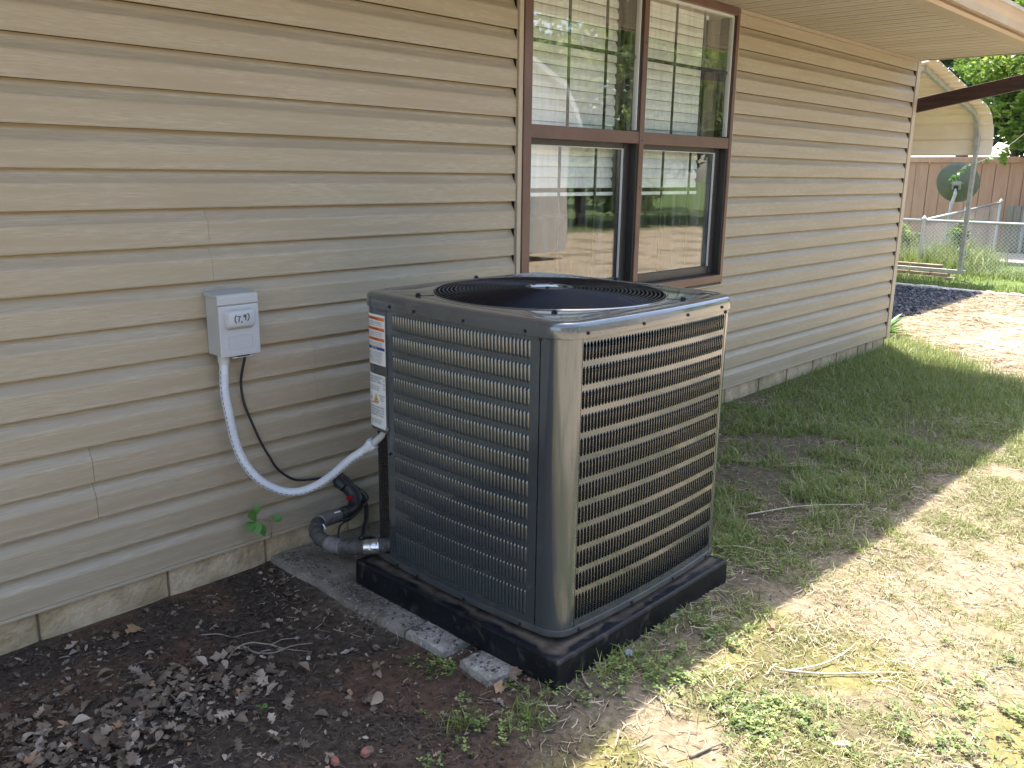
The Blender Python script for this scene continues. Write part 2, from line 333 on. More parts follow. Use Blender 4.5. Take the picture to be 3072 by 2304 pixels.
def ground_material():
    m = bpy.data.materials.new('ground_soil'); m.use_nodes = True; N = m.node_tree.nodes; L = m.node_tree.links; p = N['Principled BSDF']
    p.inputs['Roughness'].default_value = .95; p.inputs['Specular IOR Level'].default_value = .2
    tc = N.new('ShaderNodeTexCoord')
    def noise(s, d=6):
        n = N.new('ShaderNodeTexNoise'); n.inputs['Scale'].default_value = s; n.inputs['Detail'].default_value = d; n.inputs['Roughness'].default_value = .65
        L.new(tc.outputs['Object'], n.inputs['Vector']); return n.outputs['Fac']
    def ramp(f, *els):
        r = N.new('ShaderNodeValToRGB'); e = r.color_ramp.elements
        while len(e) < len(els): e.new(.5)
        for a, (q, c) in zip(e, els): a.position = q; a.color = (*c, 1)
        L.new(f, r.inputs[0]); return r.outputs[0]
    def mix(f, a, b):
        x = N.new('ShaderNodeMix'); x.data_type = 'RGBA'; L.new(f, x.inputs['Factor']); L.new(a, x.inputs[6]); L.new(b, x.inputs[7]); return x.outputs[2]
    def A(n):
        a = N.new('ShaderNodeAttribute'); a.attribute_name = n; return a.outputs['Fac']
    n1 = noise(3); n2 = noise(38, 8); n3 = noise(160, 4)
    sand = ramp(n2, (.3, (.155, .120, .075)), (.55, (.28, .222, .145)), (.75, (.42, .345, .235)))
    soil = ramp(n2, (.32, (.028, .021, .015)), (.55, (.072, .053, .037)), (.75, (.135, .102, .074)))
    red = ramp(n2, (.3, (.075, .044, .027)), (.7, (.15, .088, .055)))
    moss = ramp(n2, (.3, (.13, .118, .035)), (.7, (.27, .235, .08)))
    straw = ramp(n2, (.28, (.25, .17, .11)), (.5, (.44, .345, .235)), (.72, (.64, .55, .40)))
    nbig = noise(1.1, 5); strawd_ = ramp(n2, (.28, (.16, .115, .075)), (.72, (.36, .30, .20))); st2 = ramp(nbig, (.50, (0, 0, 0)), (.60, (1, 1, 1))); straw = mix(st2, straw, strawd_)
    grass = ramp(n2, (.3, (.045, .040, .018)), (.55, (.085, .085, .035)), (.75, (.15, .13, .07)))
    grav = ramp(n3, (.3, (.02, .022, .028)), (.6, (.07, .07, .08)), (.8, (.2, .2, .2)))
    lawn = ramp(n1, (.3, (.06, .10, .025)), (.7, (.14, .19, .05)))
    c = mix(A('w_soil_shade'), sand, soil); c = mix(A('w_red'), c, red); c = mix(A('w_moss'), c, moss)
    c = mix(A('w_grass'), c, grass); c = mix(A('w_straw'), c, straw); c = mix(A('w_lawn'), c, lawn); c = mix(A('w_gravel'), c, grav)
    L.new(c, p.inputs['Base Color'])
    b = N.new('ShaderNodeBump'); b.inputs['Strength'].default_value = .9; b.inputs['Distance'].default_value = .012; L.new(n2, b.inputs['Height'])
    b2 = N.new('ShaderNodeBump'); b2.inputs['Strength'].default_value = .6; b2.inputs['Distance'].default_value = .004; L.new(n3, b2.inputs['Height']); L.new(b.outputs[0], b2.inputs['Normal'])
    L.new(b2.outputs[0], p.inputs['Normal']); MATS['ground_soil'] = m
ground_material()
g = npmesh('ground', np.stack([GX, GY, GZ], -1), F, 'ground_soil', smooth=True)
def gattr(n, w): g.data.attributes.new(n, 'FLOAT', 'POINT').data.foreach_set('value', np.clip(w, 0, 1).astype(np.float32).ravel())
bxx = 8.6+.9*GY-.35*(fbm(GX, GY, 2, 3, 55)-.5)
gattr('w_soil_shade', np.maximum(soilmask(GX, GY), .72*sst(-1.72, -1.45, GY+.12*(fbm(GX, GY, 4, 3, 12)-.5))*sst(8, 6, GX)))  # dark soil, plus shade painted into the sandy dirt inside the eave shadow
gattr('w_red', sst(.46, .60, fbm(GX, GY, 2.6, 4, 61))*soilmask(GX, GY)*.9)
gattr('w_moss', sst(-1.5, -1.7, GY)*sst(3.6, 2.4, GX)*sst(.43, .56, fbm(GX, GY, 3.1, 4, 71))*.8+.35*sst(3, 2.2, GX)*sst(-1.35, -1.5, GY)*sst(.5, .6, fbm(GX, GY, 4, 4, 72))*sst(1.9, 2.1, GX))
gattr('w_grass', np.clip(grassdens(GX, GY)*.9, 0, 1))
gattr('w_straw', np.maximum(sst(bxx-.2, bxx+.3, GX)*sst(-12.5, -11, GY)*sst(13.3, 12.9, GX), sst(-2.7, -3.6, GY)*sst(-12.2, -11.2, GY+.8*(fbm(GX, GY, .5, 2, 5)-.5))))
gattr('w_lawn', np.maximum(sst(13.0, 13.4, GX)*sst(-3.6, -2.8, GY), sst(-11.5, -12.5, GY+.8*(fbm(GX, GY, .5, 2, 5)-.5))))
gattr('w_gravel', sst(9.1, 9.4, GX+.15*(GY-.5))*sst(12.95, 12.8, GX)*sst(.52, .62, GY+.05*(fbm(GX, GY, 5, 3, 80)-.5)+(10.6-GX)*.0))
tag(g, kind='structure')

# ================================================================ house
house = tag(empty('house', (3, 4, 0)), 'house wall of tan lap siding over a block foundation, with soffit and gutter above', 'house')
E_ = .127; Z0 = .12
def board(x0, x1, zb, zt=None, k=0):
    zt = zt or zb+E_
    full = [(-.016, 0), (0, 0), (-.0012, .005), (-.0004, .012), (.0000, .074), (.0020, .081), (.0125, .095), (.0200, .107), (.0270, .1285)]
    prof = []
    for y, z in full[1:]:
        if zb+z > zt-.0005 and prof:
            py, pz = prof[-1]; t = (zt-zb-pz)/(z-pz); prof.append((py+(y-py)*t, zt-zb)); break
        prof.append((y, z))
    pts = [(.015, .004), (.003, 0)]+prof[0:]+[(.0300, prof[-1][1]), (.0300, .004)]
    mb = MB(); nseg = max(2, int((x1-x0)/.35)); rings = []
    for i in range(nseg+1):
        x = x0+(x1-x0)*i/nseg
        w = .0010*math.sin(x*2.1+k*1.7)+.0006*math.sin(x*5.3+k)
        rings.append([(x, y+w, zb+z) for y, z in pts])
    mb.loft(rings); n = len(pts); mb.f += [tuple(range(n)), tuple(range(nseg*n, nseg*n+n))[::-1]]
    return mb.build('siding_board', 'vinyl_siding', house, fixn=True)
seams = {9: 1.487, 8: 1.493, 5: 1.898, 4: 1.90, 3: 1.023, 2: 1.023, 13: -.6, 14: -.58, 11: .2-2, 17: 2.2-2.6}
for k in range(19):
    zb = Z0+k*E_; zt = 2.472 if k == 18 else None
    if k in seams:
        s = seams[k]; board(-5, s-.0010, zb, zt, k)
        o = board(s+.0008, 3.046, zb, zt, k); o.location.y += .0022
    else: board(-5, 3.046, zb, zt, k)
    board(5.012, 8.012, zb, zt, k+.5)
for k in range(6):   # below the window
    zb = Z0+k*E_; board(3.046, 5.012, zb, (.845 if k == 5 else None), k)
# starter strip, corner post, trims
mb = MB(); mb.box(-5, 8.03, -.004, .02, .108, .1195); mb.build('starter_strip', 'vinyl_trim', house, bevel=.002)
mb = MB(); mb.prism([(8.02, -.006), (8.097, -.006), (8.097, .09), (8.085, .09), (8.085, .02), (8.02, .02)], .085, 2.497, lambda t, p: (p[0], p[1], t)); mb.build('corner_post', 'vinyl_trim', house, bevel=.003, fixn=True)
mb = MB(); mb.box(8.0125, 8.019, .006, .03, .10, 2.49); mb.build('corner_post_channel', 'interior_dark', house)
def frieze(x0, x1):
    MB().prism([(.0, 2.473), (-.012, 2.473), (-.012, 2.478), (-.006, 2.480), (-.006, 2.498), (.02, 2.498), (.02, 2.473)], x0, x1, lambda t, p: (t, p[0], p[1])).build('frieze_trim', 'vinyl_trim', house, fixn=True)
frieze(-5, 3.04); frieze(5.0, 8.018)
# j channels round the window
MB().box(3.048, 3.0765, -.010, .012, .84, 2.498).build('window_channel', 'vinyl_trim', house, bevel=.003)
MB().box(4.988, 5.0095, -.006, .012, .84, 2.498).build('window_channel', 'vinyl_trim', house, bevel=.003)
MB().box(3.048, 5.0095, -.012, .012, .829, .8385).build('window_channel', 'vinyl_trim', house, bevel=.002)
# foundation
joints = [-1.2, -.8, -.4, .0, .40, .804, 1.244, 1.64, 2.04, 2.44, 2.85, 3.28, 3.7, 4.15, 4.6, 5.214-.03, 5.663, 6.105, 6.554, 7.0, 7.437, 7.617, 7.764, 8.04]
for a, b in zip(joints[:-1], joints[1:]):
    mb = MB(); j = random.uniform(-.003, .003); rows = []
    n = 8; m_ = 5
    for i in range(n+1):
        x = a+.004+(b-a-.008)*i/n
        rows.append([(x, .010+j+.006*float(fbm(x, z, 14, 3, 4))+(0.006 if i in (0, n) else 0), z) for z in np.linspace(-.12, .112, m_+1)])
    mb.loft(rows, closed=False)
    mb.add([(a+.004, .014, -.12), (a+.004, .014, .112), (a+.004, .08, .112), (a+.004, .08, -.12)], [(0, 1, 2, 3)])
    mb.add([(b-.004, .014, -.12), (b-.004, .014, .112), (b-.004, .08, .112), (b-.004, .08, -.12)], [(0, 3, 2, 1)])
    mb.build('foundation_block', 'foundation_block', house, smooth=True, fixn=False)
MB().box(-5, 8.02, .024, .09, -.12, .107).build('foundation_mortar', 'mortar', house)
# wall sheathing behind boards, gable end, roof
mb = MB(); mb.box(-5, 3.06, .032, .12, .108, 2.49); mb.box(5.005, 8.06, .032, .12, .108, 2.49); mb.box(3.06, 5.005, .032, .12, .108, .835)
mb.build('wall_sheathing', 'interior_dark', house)
mb = MB(); mb.box(7.99, 8.083, .13, 8, .0, 2.49); mb.add([(8.083, .12, 2.49), (8.083, 8, 2.49), (8.083, 4, 4.0), (7.99, .12, 2.49), (7.99, 8, 2.49), (7.99, 4, 4.0)], [(0, 1, 2), (5, 4, 3), (0, 3, 4, 1), (0, 2, 5, 3), (1, 4, 5, 2)])
mb.build('gable_wall', 'vinyl_siding', house)
mb = MB(); mb.box(-5, -4.9, .13, 8, 0, 2.49); mb.box(-5, 8.08, 7.9, 8, 0, 2.49); mb.build('rear_wall', 'vinyl_siding', house)
# soffit panels (two v grooves each)
w = .1524; x = 8.076
while x > -3.5:
    w = .0762; x0 = x-2*w; mb = MB()
    pr_ = [(x, 2.5), (x-w+.004, 2.5), (x-w+.003, 2.516), (x-w-.003, 2.516), (x-w-.004, 2.5), (x0+.018, 2.5), (x0+.017, 2.522), (x0, 2.522), (x0, 2.526), (x, 2.526)]
    mb.prism(pr_, -.822, .002, lambda t, p: (p[0], t, p[1])); mb.build('soffit_panel', 'soffit_vinyl', house, fixn=True)
    x = x0
# channel along the soffit, fascia, gutter, drip edge, roof
MB().prism([(-.822, 2.5), (-.826, 2.497), (-.935, 2.497), (-.935, 2.512), (-.822, 2.512)], -5, 8.08, lambda t, p: (t, p[0], p[1])).build('fascia_return', 'vinyl_trim', house, fixn=True)
MB().prism([(-.935, 2.497), (-.950, 2.515), (-.950, 2.64), (-.930, 2.64), (-.930, 2.513)], -5, 8.095, lambda t, p: (t, p[0], p[1])).build('fascia', 'gutter_metal', house, fixn=True)
gut = [(-1.000, 2.505), (-1.028, 2.505), (-1.032, 2.52), (-1.036, 2.55), (-1.055, 2.575), (-1.064, 2.60), (-1.078, 2.605), (-1.078, 2.628), (-1.06, 2.63), (-1.055, 2.61), (-1.03, 2.58), (-1.022, 2.55), (-1.018, 2.515), (-1.006, 2.515), (-1.006, 2.625), (-1.000, 2.625)]
MB().prism(gut, -5, 8.10, lambda t, p: (t, p[0], p[1])).build('gutter', 'gutter_metal', house, fixn=True)
mb = MB(); sl = .36
prf = [(-1.01, 2.64), (-1.01, 2.655), (4, 2.655+5.01*sl), (9, 2.655), (9, 2.64), (4, 2.64+5.01*sl-.01)]
mb.prism(prf, -5.2, 8.11, lambda t, p: (t, p[0], p[1])); mb.build('roof', 'shingle', house, fixn=True)
MB().box(8.078, 8.10, -.93, .1, 2.492, 2.66).build('rake_board', 'vinyl_trim', house, bevel=.002)
MB().box(-4.8, 7.98, .13, 7.9, 2.53, 2.56).build('interior_ceiling', 'interior_paint', house)
# interior of the room behind the window
mb = MB(); mb.box(2.2, 2.25, .14, 4, 0, 2.52); mb.box(6.4, 6.45, .14, 4, 0, 2.52); mb.box(2.25, 6.4, 3.9, 4, 0, 2.52); mb.build('interior_wall', 'interior_paint', house)
MB().box(2.25, 6.4, .14, 3.9, .02, .05).build('interior_floor', 'interior_dark', house)
mb = MB(); mb.box(3.06, 3.12, .05, .2, .80, 2.49); mb.box(4.975, 5.03, .05, .2, .80, 2.49); mb.box(3.12, 4.975, .05, .2, 2.445, 2.49); mb.box(3.12, 4.975, .08, .24, .80, .865)
mb.build('window_reveal', 'interior_paint', house)
# window
mb = MB()
mb.box(3.078, 3.134, -.016, .10, .852, 2.497); mb.box(4.955, 4.987, -.016, .10, .852, 2.497)
mb.box(3.134, 4.955, -.014, .10, 2.452, 2.496); mb.box(3.134, 4.955, -.018, .09, .853, .903)
mb.box(4.004, 4.046, -.016, .10, .903, 2.452)
mb.box(3.134, 4.004, -.012, .03, 1.682, 1.745); mb.box(4.046, 4.955, -.012, .03, 1.682, 1.745)
win = mb.build('window', 'frame_brown', house, bevel=.003)
def wpart(name, m, boxes, bevel=0.0015):
    mb = MB()
    for b_ in boxes: mb.box(*b_)
    return mb.build(name, m, win, bevel=bevel)
for (a, b) in ((3.134, 4.004), (4.046, 4.955)):
    # upper sash glass bead and dark track at the right, lower sash dark frame
    wpart('upper_sash', 'frame_white', [(a, a+.006, .005, .03, 1.745, 2.452), (b-.016, b-.010, .000, .03, 1.752, 2.445), (a+.006, b-.016, .000, .03, 2.440, 2.452)])
    wpart('sash_track', 'frame_dark', [(b-.010, b-.0005, -.006, .09, .903, 2.452)])
    wpart('lower_sash', 'frame_dark', [(a+.001, a+.02, .045, .08, .905, 1.69), (b-.062, b-.011, .040, .08, .905, 1.69), (a+.02, b-.062, .045, .08, .905, .957), (a+.02, b-.062, .045, .08, 1.655, 1.70)])
    wpart('sash_bead', 'frame_white', [(b-.066, b-.0625, .043, .055, .957, 1.655), (a+.02, b-.066, .043, .055, 1.651, 1.6545)], 0)
    wpart('pane', 'window_glass', [(a+.006, b-.016, .012, .016, 1.745, 2.440)], 0)
    wpart('pane', 'window_glass', [(a+.02, b-.062, .058, .062, .957, 1.655)], 0)
    cx = (3.44, 3.735) if a < 4 else (4.365, 4.655)
    for c_ in cx:
        wpart('muntin', 'muntin', [(c_-.009, c_+.009, .022, .028, 1.745, 2.44)])
        wpart('muntin', 'muntin', [(c_-.009, c_+.009, .066, .072, .957, 1.655)])
    wpart('muntin', 'muntin', [(a+.006, b-.016, .0215, .0285, 2.117, 2.135)])
    wpart('muntin', 'muntin', [(a+.02, b-.062, .0655, .0725, 1.297, 1.315)])
# screws on the mullion
mb = MB()
for z in (.93, 1.45, 1.7, 2.2): mb.cyl((4.025, -.0155, z), (4.025, -.019, z), .004, 8)
mb.build('screw', 'screw_black', win)
# blinds: things of their own behind each half
for (a, b, lab) in ((3.15, 3.955, 'white horizontal blind half lowered behind the left half of the window'), (4.075, 4.82, 'white horizontal blind half lowered behind the right half of the window')):
    bl = tag(empty('window_blind', ((a+b)/2, .13, 1.40)), lab, 'blind')
    z = 2.40; k = 0
    while z > 1.44:
        mb = MB(); y0 = .127; s_ = .0265
        prof = [(y0-.004, z-s_), (y0-.0055, z-.004), (y0+.007, z+s_), (y0+.0085, z+s_-.001), (y0-.0035, z-.003), (y0-.0025, z-s_-.001)]
        d = random.uniform(-.0012, .0012)
        mb.prism(prof, a, b, lambda t, p: (t, p[0]+d, p[1])); mb.build('slat', 'blind_white', bl, fixn=True)
        z -= .0545; k += 1
    MB().box(a, b, .112, .142, 1.405, 1.424).build('bottom_rail', 'blind_white', bl, bevel=.003)
    MB().box(a-.01, b+.01, .105, .15, 2.425, 2.449).build('head_rail', 'blind_white', bl, bevel=.003)
    mb = MB()
    for xx in (a+.12, b-.12): mb.cyl((xx, .109, 1.42), (xx, .109, 2.43), .0012, 6)
    mb.build('cord', 'blind_white', bl)

# ================================================================ air conditioner
X0, X1, Y0, Y1 = 1.812, 2.748, -1.358, -.42; RC = .075; SAG = .018
def outline(off=0.0, nside=26, ncorner=10):
    """closed ring of (x, y), bowed sides and round corners, counter-clockwise from the left side's back end"""
    pts = []; r = RC
    cs = [(X0+r, Y0+r, PI, 1.5*PI), (X1-r, Y0+r, 1.5*PI, 2*PI), (X1-r, Y1-r, 0, .5*PI), (X0+r, Y1-r, .5*PI, PI)]
    for q in range(4):
        cx, cy, a0, a1 = cs[q]
        for i in range(ncorner+1):
            t = a0+(a1-a0)*i/ncorner; pts.append((cx+(r+off)*math.cos(t), cy+(r+off)*math.sin(t)))
        nx_, ny_, b0, _ = cs[(q+1) % 4]
        p0 = Vector(pts[-1]); p1 = Vector((nx_+(r+off)*math.cos(b0), ny_+(r+off)*math.sin(b0))); d = (p1-p0); nrm = Vector((d.y, -d.x)).normalized()
        for i in range(1, nside):
            t = i/nside; s_ = SAG*(1-(2*t-1)**2); pts.append(tuple(p0+d*t+nrm*s_))
    return pts
ac = tag(empty('air_conditioner', (2.28, -.885, .127)), 'dark grey outdoor air conditioner unit with louvred sides standing on a black pad', 'air conditioner')
ZB, ZS = .142, 1.069
def ringz(off, z, **k): return [(x, y, z) for x, y in outline(off, **k)]
# panel mapping
def M_left(u, v, n=0.0):   # u = y, from near corner to back
    a, b = Y0+RC, Y1-RC; t = (u-a)/(b-a); s_ = SAG*(1-(2*t-1)**2)
    return (X0-s_-n, u, v)
def M_front(u, v, n=0.0):
    a, b = X0+RC, X1-RC; t = (u-a)/(b-a); s_ = SAG*(1-(2*t-1)**2)
    return (u, Y0-s_-n, v)
ROWT = [1.056-.0713*k for k in range(12)]
def louver_row(fn, us, pitch, zt, zb, ztop, zbot, flip, name='louver_row'):
    """one pressed row: sheet with oblong openings, each under a raised hood open to one side"""
    mb = MB(); h = zt-zb; w2 = pitch*.43; ch = .006
    for u in us:
        c = u+pitch/2; x0, x1 = u, u+pitch; a, b = c-w2, c+w2
        o8 = [(a, zb+ch), (a+w2*.55, zb), (b-w2*.55, zb), (b, zb+ch), (b, zt-ch), (b-w2*.55, zt), (a+w2*.55, zt), (a, zt-ch)]
        out = [(x0, zb+ch), (x0, zbot), (x1, zbot), (x1, zb+ch), (x1, zt-ch), (x1, ztop), (x0, ztop), (x0, zt-ch)]
        vs = [fn(p, q, 0) for p, q in o8]+[fn(p, q, 0) for p, q in out]
        fs = [(i, (i+1) % 8, 8+(i+1) % 8, 8+i) for i in range(8)]
        mb.add(vs, fs)
        # hood: attached along one long edge, lifted along the other
        zs = [zb, zb+ch*.8, zb+ch*1.6, zt-ch*1.6, zt-ch*.8, zt]; lift = [0, .6, 1, 1, .6, 0]; wid = [.4, .95, 1, 1, .95, .4]; rows = []
        ww, hh_ = (.62, .0036) if flip > 0 else (.46, .0050)
        for z, l, wd in zip(zs, lift, wid):
            row = []
            for t, hn in ((0, 0), (.3, .62), (.65, .95), (1.0, .86)):
                e = 2*w2*ww*t*wd
                uu = (a+e+w2*(1-wd)*.6) if flip > 0 else (b-e-w2*(1-wd)*.6)
                row.append(fn(uu, z, hh_*hn*l+.0002))
            rows.append(row)
        mb.loft(rows, closed=False)
    return mb.build(name, 'ac_paint', ac, smooth=True, auto=50, fixn=False)
def panel(fn, ua, ub, lo, hi, n, flip):
    """ua..ub the sheet, lo..hi the louvred field"""
    pitch = (hi-lo)/n; us = [lo+i*pitch for i in range(n)]
    zedge_top = ZS-.001; zedge_bot = ZB+.022
    rows = []
    for k, zt in enumerate(ROWT):
        hh = .0555 if k < 11 else .083; rows.append((zt, zt-hh))
    rib = []
    for k, (zt, zb) in enumerate(rows):
        top = zedge_top if k == 0 else (rows[k-1][1]+zt)/2
        bot = zedge_bot if k == 11 else (zb+rows[k+1][0])/2
        louver_row(fn, us, pitch, zt, zb, top, bot, flip)
    for a, b in ((ua, lo), (hi, ub)):
        k = max(1, int(abs(b-a)/.02)); mb = MB()
        mb.loft([[fn(a+(b-a)*i/k, z) for i in range(k+1)] for z in (zedge_bot, zedge_top)], closed=False)
        mb.build('panel_edge', 'ac_paint', ac, smooth=True)
panel(M_left, -1.2645, -.577, -1.2315, -.6045, 44, 1)
panel(M_front, 1.889, 2.672, 1.8895, 2.664, 55, -1)
# near corner post, right corner post
def arc_post(pts, z0, z1, name, m='ac_paint'):
    mb = MB(); mb.loft([[(x, y, z) for x, y in pts] for z in (z0, z0+.3*(z1-z0), z0+.6*(z1-z0), z1)], closed=False); return mb.build(name, m, ac, smooth=True)
def arc(cx, cy, r, a0, a1, n): return [(cx+r*math.cos(a0+(a1-a0)*i/n), cy+r*math.sin(a0+(a1-a0)*i/n)) for i in range(n+1)]
post = [M_left(-1.268+.0*i, 0)[:2] for i in (0,)]+arc(X0+RC, Y0+RC, RC, PI, 1.5*PI, 16)
arc_post(post, ZB+.02, ZS-.001, 'corner_post')
rp = [M_front(2.6745+.0005*0, 0)[:2]]+arc(X1-RC, Y0+RC, RC, 1.5*PI, 2*PI, 14)
arc_post(rp, ZB+.02, ZS-.001, 'corner_post')
# seam strips (black gap and bright edge)
MB().box(X0+.0015, X0+.006, -1.2675, -1.2652, ZB+.022, ZS-.002).build('seam_gap', 'ac_inside', ac)
mb = MB(); mb.obox((X0-.0005, -1.2665, ZS-.006), (.003, 0, 0), (0, .005, 0), (0, 0, .005)); mb.obox((2.6735, Y0-.002, ZS-.008), (.004, 0, 0), (0, .003, 0), (0, 0, .005)); mb.build('seam_clip', 'screw_black', ac)
# remaining sides (right and back), plain louvre-less sheet seen by nobody, and back left corner
o_ = outline(0)
right = [(x, y) for x, y in o_ if x > X1-.001 and y > Y0+RC-.001 and y < Y1-RC+.001]
right = sorted(right, key=lambda p: p[1]); back = sorted([(x, y) for x, y in o_ if y > Y1-.001], key=lambda p: -p[0])
arc_post(right, ZB+.02, ZS-.001, 'side_panel'); 
arc_post(arc(X1-RC, Y1-RC, RC, 0, .5*PI, 8)+back+[(X0+RC+.02, Y1)], ZB+.02, ZS-.001, 'back_panel')
# control box cover at the back left corner
ctl = [(M_left(-.5755, 0)[0]-.001, -.5755), (M_left(-.54, 0)[0]-.001, -.54)]+arc(X0+RC, Y1-RC, RC, PI, .5*PI, 14)+[(X0+RC+.02, Y1)]
cb = arc_post(ctl, .628, ZS-.001, 'control_box_cover')
mb = MB(); mb.add([(x, y, .628) for x, y in ctl]+[(X0+RC+.02, -.5755, .628)], [tuple(range(len(ctl)+1))]); mb.build('control_box_floor', 'ac_paint', ac)
# recess under the control box: service panel
mb = MB(); mb.box(X0+.075, X0+.085, -.574, Y1+.002, ZB+.02, .628); mb.box(X0+.0, X0+.076, -.5765, -.5745, ZB+.02, .628)
mb.build('service_panel', 'ac_paint', ac)
MB().box(X0-.001, X0+.0015, -.5735, -.560, ZB+.02, .628).build('service_panel_flange', 'ac_paint', ac)
MB().box(X0+.0705, X0+.0745, -.553, -.535, .335, .50).build('serial_sticker', 'sticker_white', ac)
mb = MB(); mb.tube([(X0+.068, -.552, .33), (X0+.066, -.552, .25), (X0+.060, -.545, .243)], .003, 6); mb.build('sticker_hook', 'sticker_white', ac)
# interior: coil and dark core
ins = [(x*1.0, y) for x, y in outline(-.024)]
mb = MB(); mb.loft([[(x, y, z) for x, y in ins] for z in (ZB+.03, .40, .70, 1.02)]); mb.build('coil', 'coil_fins', ac, smooth=True)
# base pan
mb = MB(); mb.loft([ringz(-.05, ZB), ringz(.000, ZB), ringz(.004, ZB+.004), ringz(.004, ZB+.0215), ringz(.0005, ZB+.023), ringz(-.01, ZB+.023)])
bp = mb.build('base_pan', 'ac_base_paint', ac, smooth=True, auto=35)
mb = MB(); mb.box(X0+.05, X1-.05, Y0+.05, Y1-.05, ZB-.001, ZB+.003); mb.build('base_floor', 'ac_inside', ac)
mb = MB()
for px in (X0+.12, X1-.12):
    for py in (Y0+.12, Y1-.12): mb.box(px-.03, px+.03, py-.03, py+.03, .1265, ZB)
mb.build('foot', 'ac_inside', ac)
# lid
CX, CY, RF = 2.279, -.888, .402
def circ(r, z, like):
    out = []
    for x, y in like:
        t = math.atan2(y-CY, x-CX); out.append((CX+r*math.cos(t), CY+r*math.sin(t), z))
    return out
ref = outline(0)
def inset(r_sq, z, rc=.05):   # flatter rounded square inside the lid, sampled at the same angles as ref
    out = []
    for x, y in ref:
        t = math.atan2(y-CY, x-CX); c, s_ = math.cos(t), math.sin(t); n_ = 14.0
        r = r_sq/((abs(c)**n_+abs(s_)**n_)**(1/n_)); out.append((CX+r*c, CY+r*s_, z))
    return out
mb = MB(); lo_ = outline
mb.loft([ringz(.001, ZS-.002), ringz(.006, ZS), ringz(.0065, ZS+.003), ringz(.0055, ZS+.016), ringz(.0055, 1.102), ringz(.003, 1.109), ringz(-.003, 1.1145), ringz(-.012, 1.117), ringz(-.030, 1.1185),
         inset(.440, 1.1185), inset(.433, 1.1150), inset(.420, 1.1150), inset(.415, 1.1165), circ(.425 if False else .412, 1.1165, ref), circ(.407, 1.120, ref), circ(.403, 1.119, ref), circ(RF, 1.112, ref), circ(RF, 1.00, ref)])
mb.build('lid', 'ac_lid_paint', ac, smooth=True, auto=28)
# fan: shroud, hub, blades
mb = MB(); mb.tube([(CX, CY, .985), (CX, CY, 1.075)], .085, 32); mb.build('fan_motor', 'fan_dark', ac, smooth=True, auto=40)
for k in range(4):
    mb = MB(); a0 = k*PI/2+.4; rows = []
    for i in range(7):
        r = .07+(.385-.07)*i/6; wdt = .16+.34*(i/6); row = []
        for j in range(6):
            t = j/5-.5; aa = a0+t*wdt*1.9*(1-.25*i/6)+.25*i/6; row.append((CX+r*math.cos(aa), CY+r*math.sin(aa), 1.03-.07*t-.02*(1-4*t*t)*0))
        rows.append(row)
    mb.loft(rows, closed=False); mb.build('fan_blade', 'fan_dark', ac, smooth=True)
mb = MB(); mb.add([(CX+RF*1.0*math.cos(2*PI*i/48), CY+RF*math.sin(2*PI*i/48), .965) for i in range(48)], [tuple(range(48))]); mb.build('fan_well', 'ac_inside', ac)
# grille rings and arms
def zdome(r): return 1.120+.015*(1-(r/RF)**2)
for k in range(23):
    r = .085+(.398-.085)*k/22
    MB().tube([(CX+r*math.cos(2*PI*i/72), CY+r*math.sin(2*PI*i/72), zdome(r)) for i in range(72)], .0024, 6, closed=True).build('grille_ring', 'wire_black', ac, smooth=True)
for k in range(5):
    a = math.radians(151+72*k); pts = [(CX+r*math.cos(a), CY+r*math.sin(a), zdome(min(r, .40))-.005) for r in (.05, .12, .2, .28, .36, .41, .465)]
    mb = MB(); mb.tube(pts, .0032, 6); tp = pts[-1]
    mb.tube([(tp[0], tp[1], 1.1165), (tp[0], tp[1], 1.1235)], .009, 8); mb.tube([(tp[0], tp[1], 1.1235), (tp[0], tp[1], 1.127)], .006, 6)
    mb.build('grille_arm', 'wire_black', ac, smooth=True, auto=40)
mb = MB(); mb.tube([(CX, CY, 1.129), (CX, CY, 1.137)], .082, 32); mb.build('grille_hub', 'screw_black', ac, smooth=True, auto=40)
mb = MB(); mb.obox((CX-.01, CY+.015, 1.1385), (.036, -.030, 0), (.014, .0168, 0), (0, 0, .001)); mb.build('hub_label', 'sticker_white', ac)
for k in range(4):
    a = k*PI/2+.6; mb = MB(); mb.tube([(CX+.055*math.cos(a), CY+.055*math.sin(a), 1.136), (CX+.055*math.cos(a), CY+.055*math.sin(a), 1.143)], .007, 6); mb.build('hub_bolt', 'screw_black', ac)
# screws
def scr(p, n, m='screw_black', r=.0042):
    p = Vector(p); n = Vector(n); mb = MB(); mb.cyl(p, p+n*.0022, r*1.35, 10); mb.cyl(p+n*.002, p+n*.0055, r*.85, 6); return mb.build('screw', m, ac, smooth=True, auto=40)
for y in (-.603, -.736, -.969, -1.215): scr(M_left(y, 1.081, .0055), (-1, 0, 0))
for x in (1.902, 2.154, 2.397, 2.631): scr(M_front(x, 1.083, .0055), (0, -1, 0))
for y in (-.62, -.735, -.971, -1.213): scr(M_left(y, ZB+.011, .004), (-1, 0, 0))
for x in (1.906, 2.163, 2.406, 2.643): scr(M_front(x, ZB+.011, .004), (0, -1, 0))
scr(M_left(-.5735, .648, .003), (-1, 0, 0), 'screw_zinc', .006); scr(M_left(-.585, .56, .001), (-1, 0, 0))
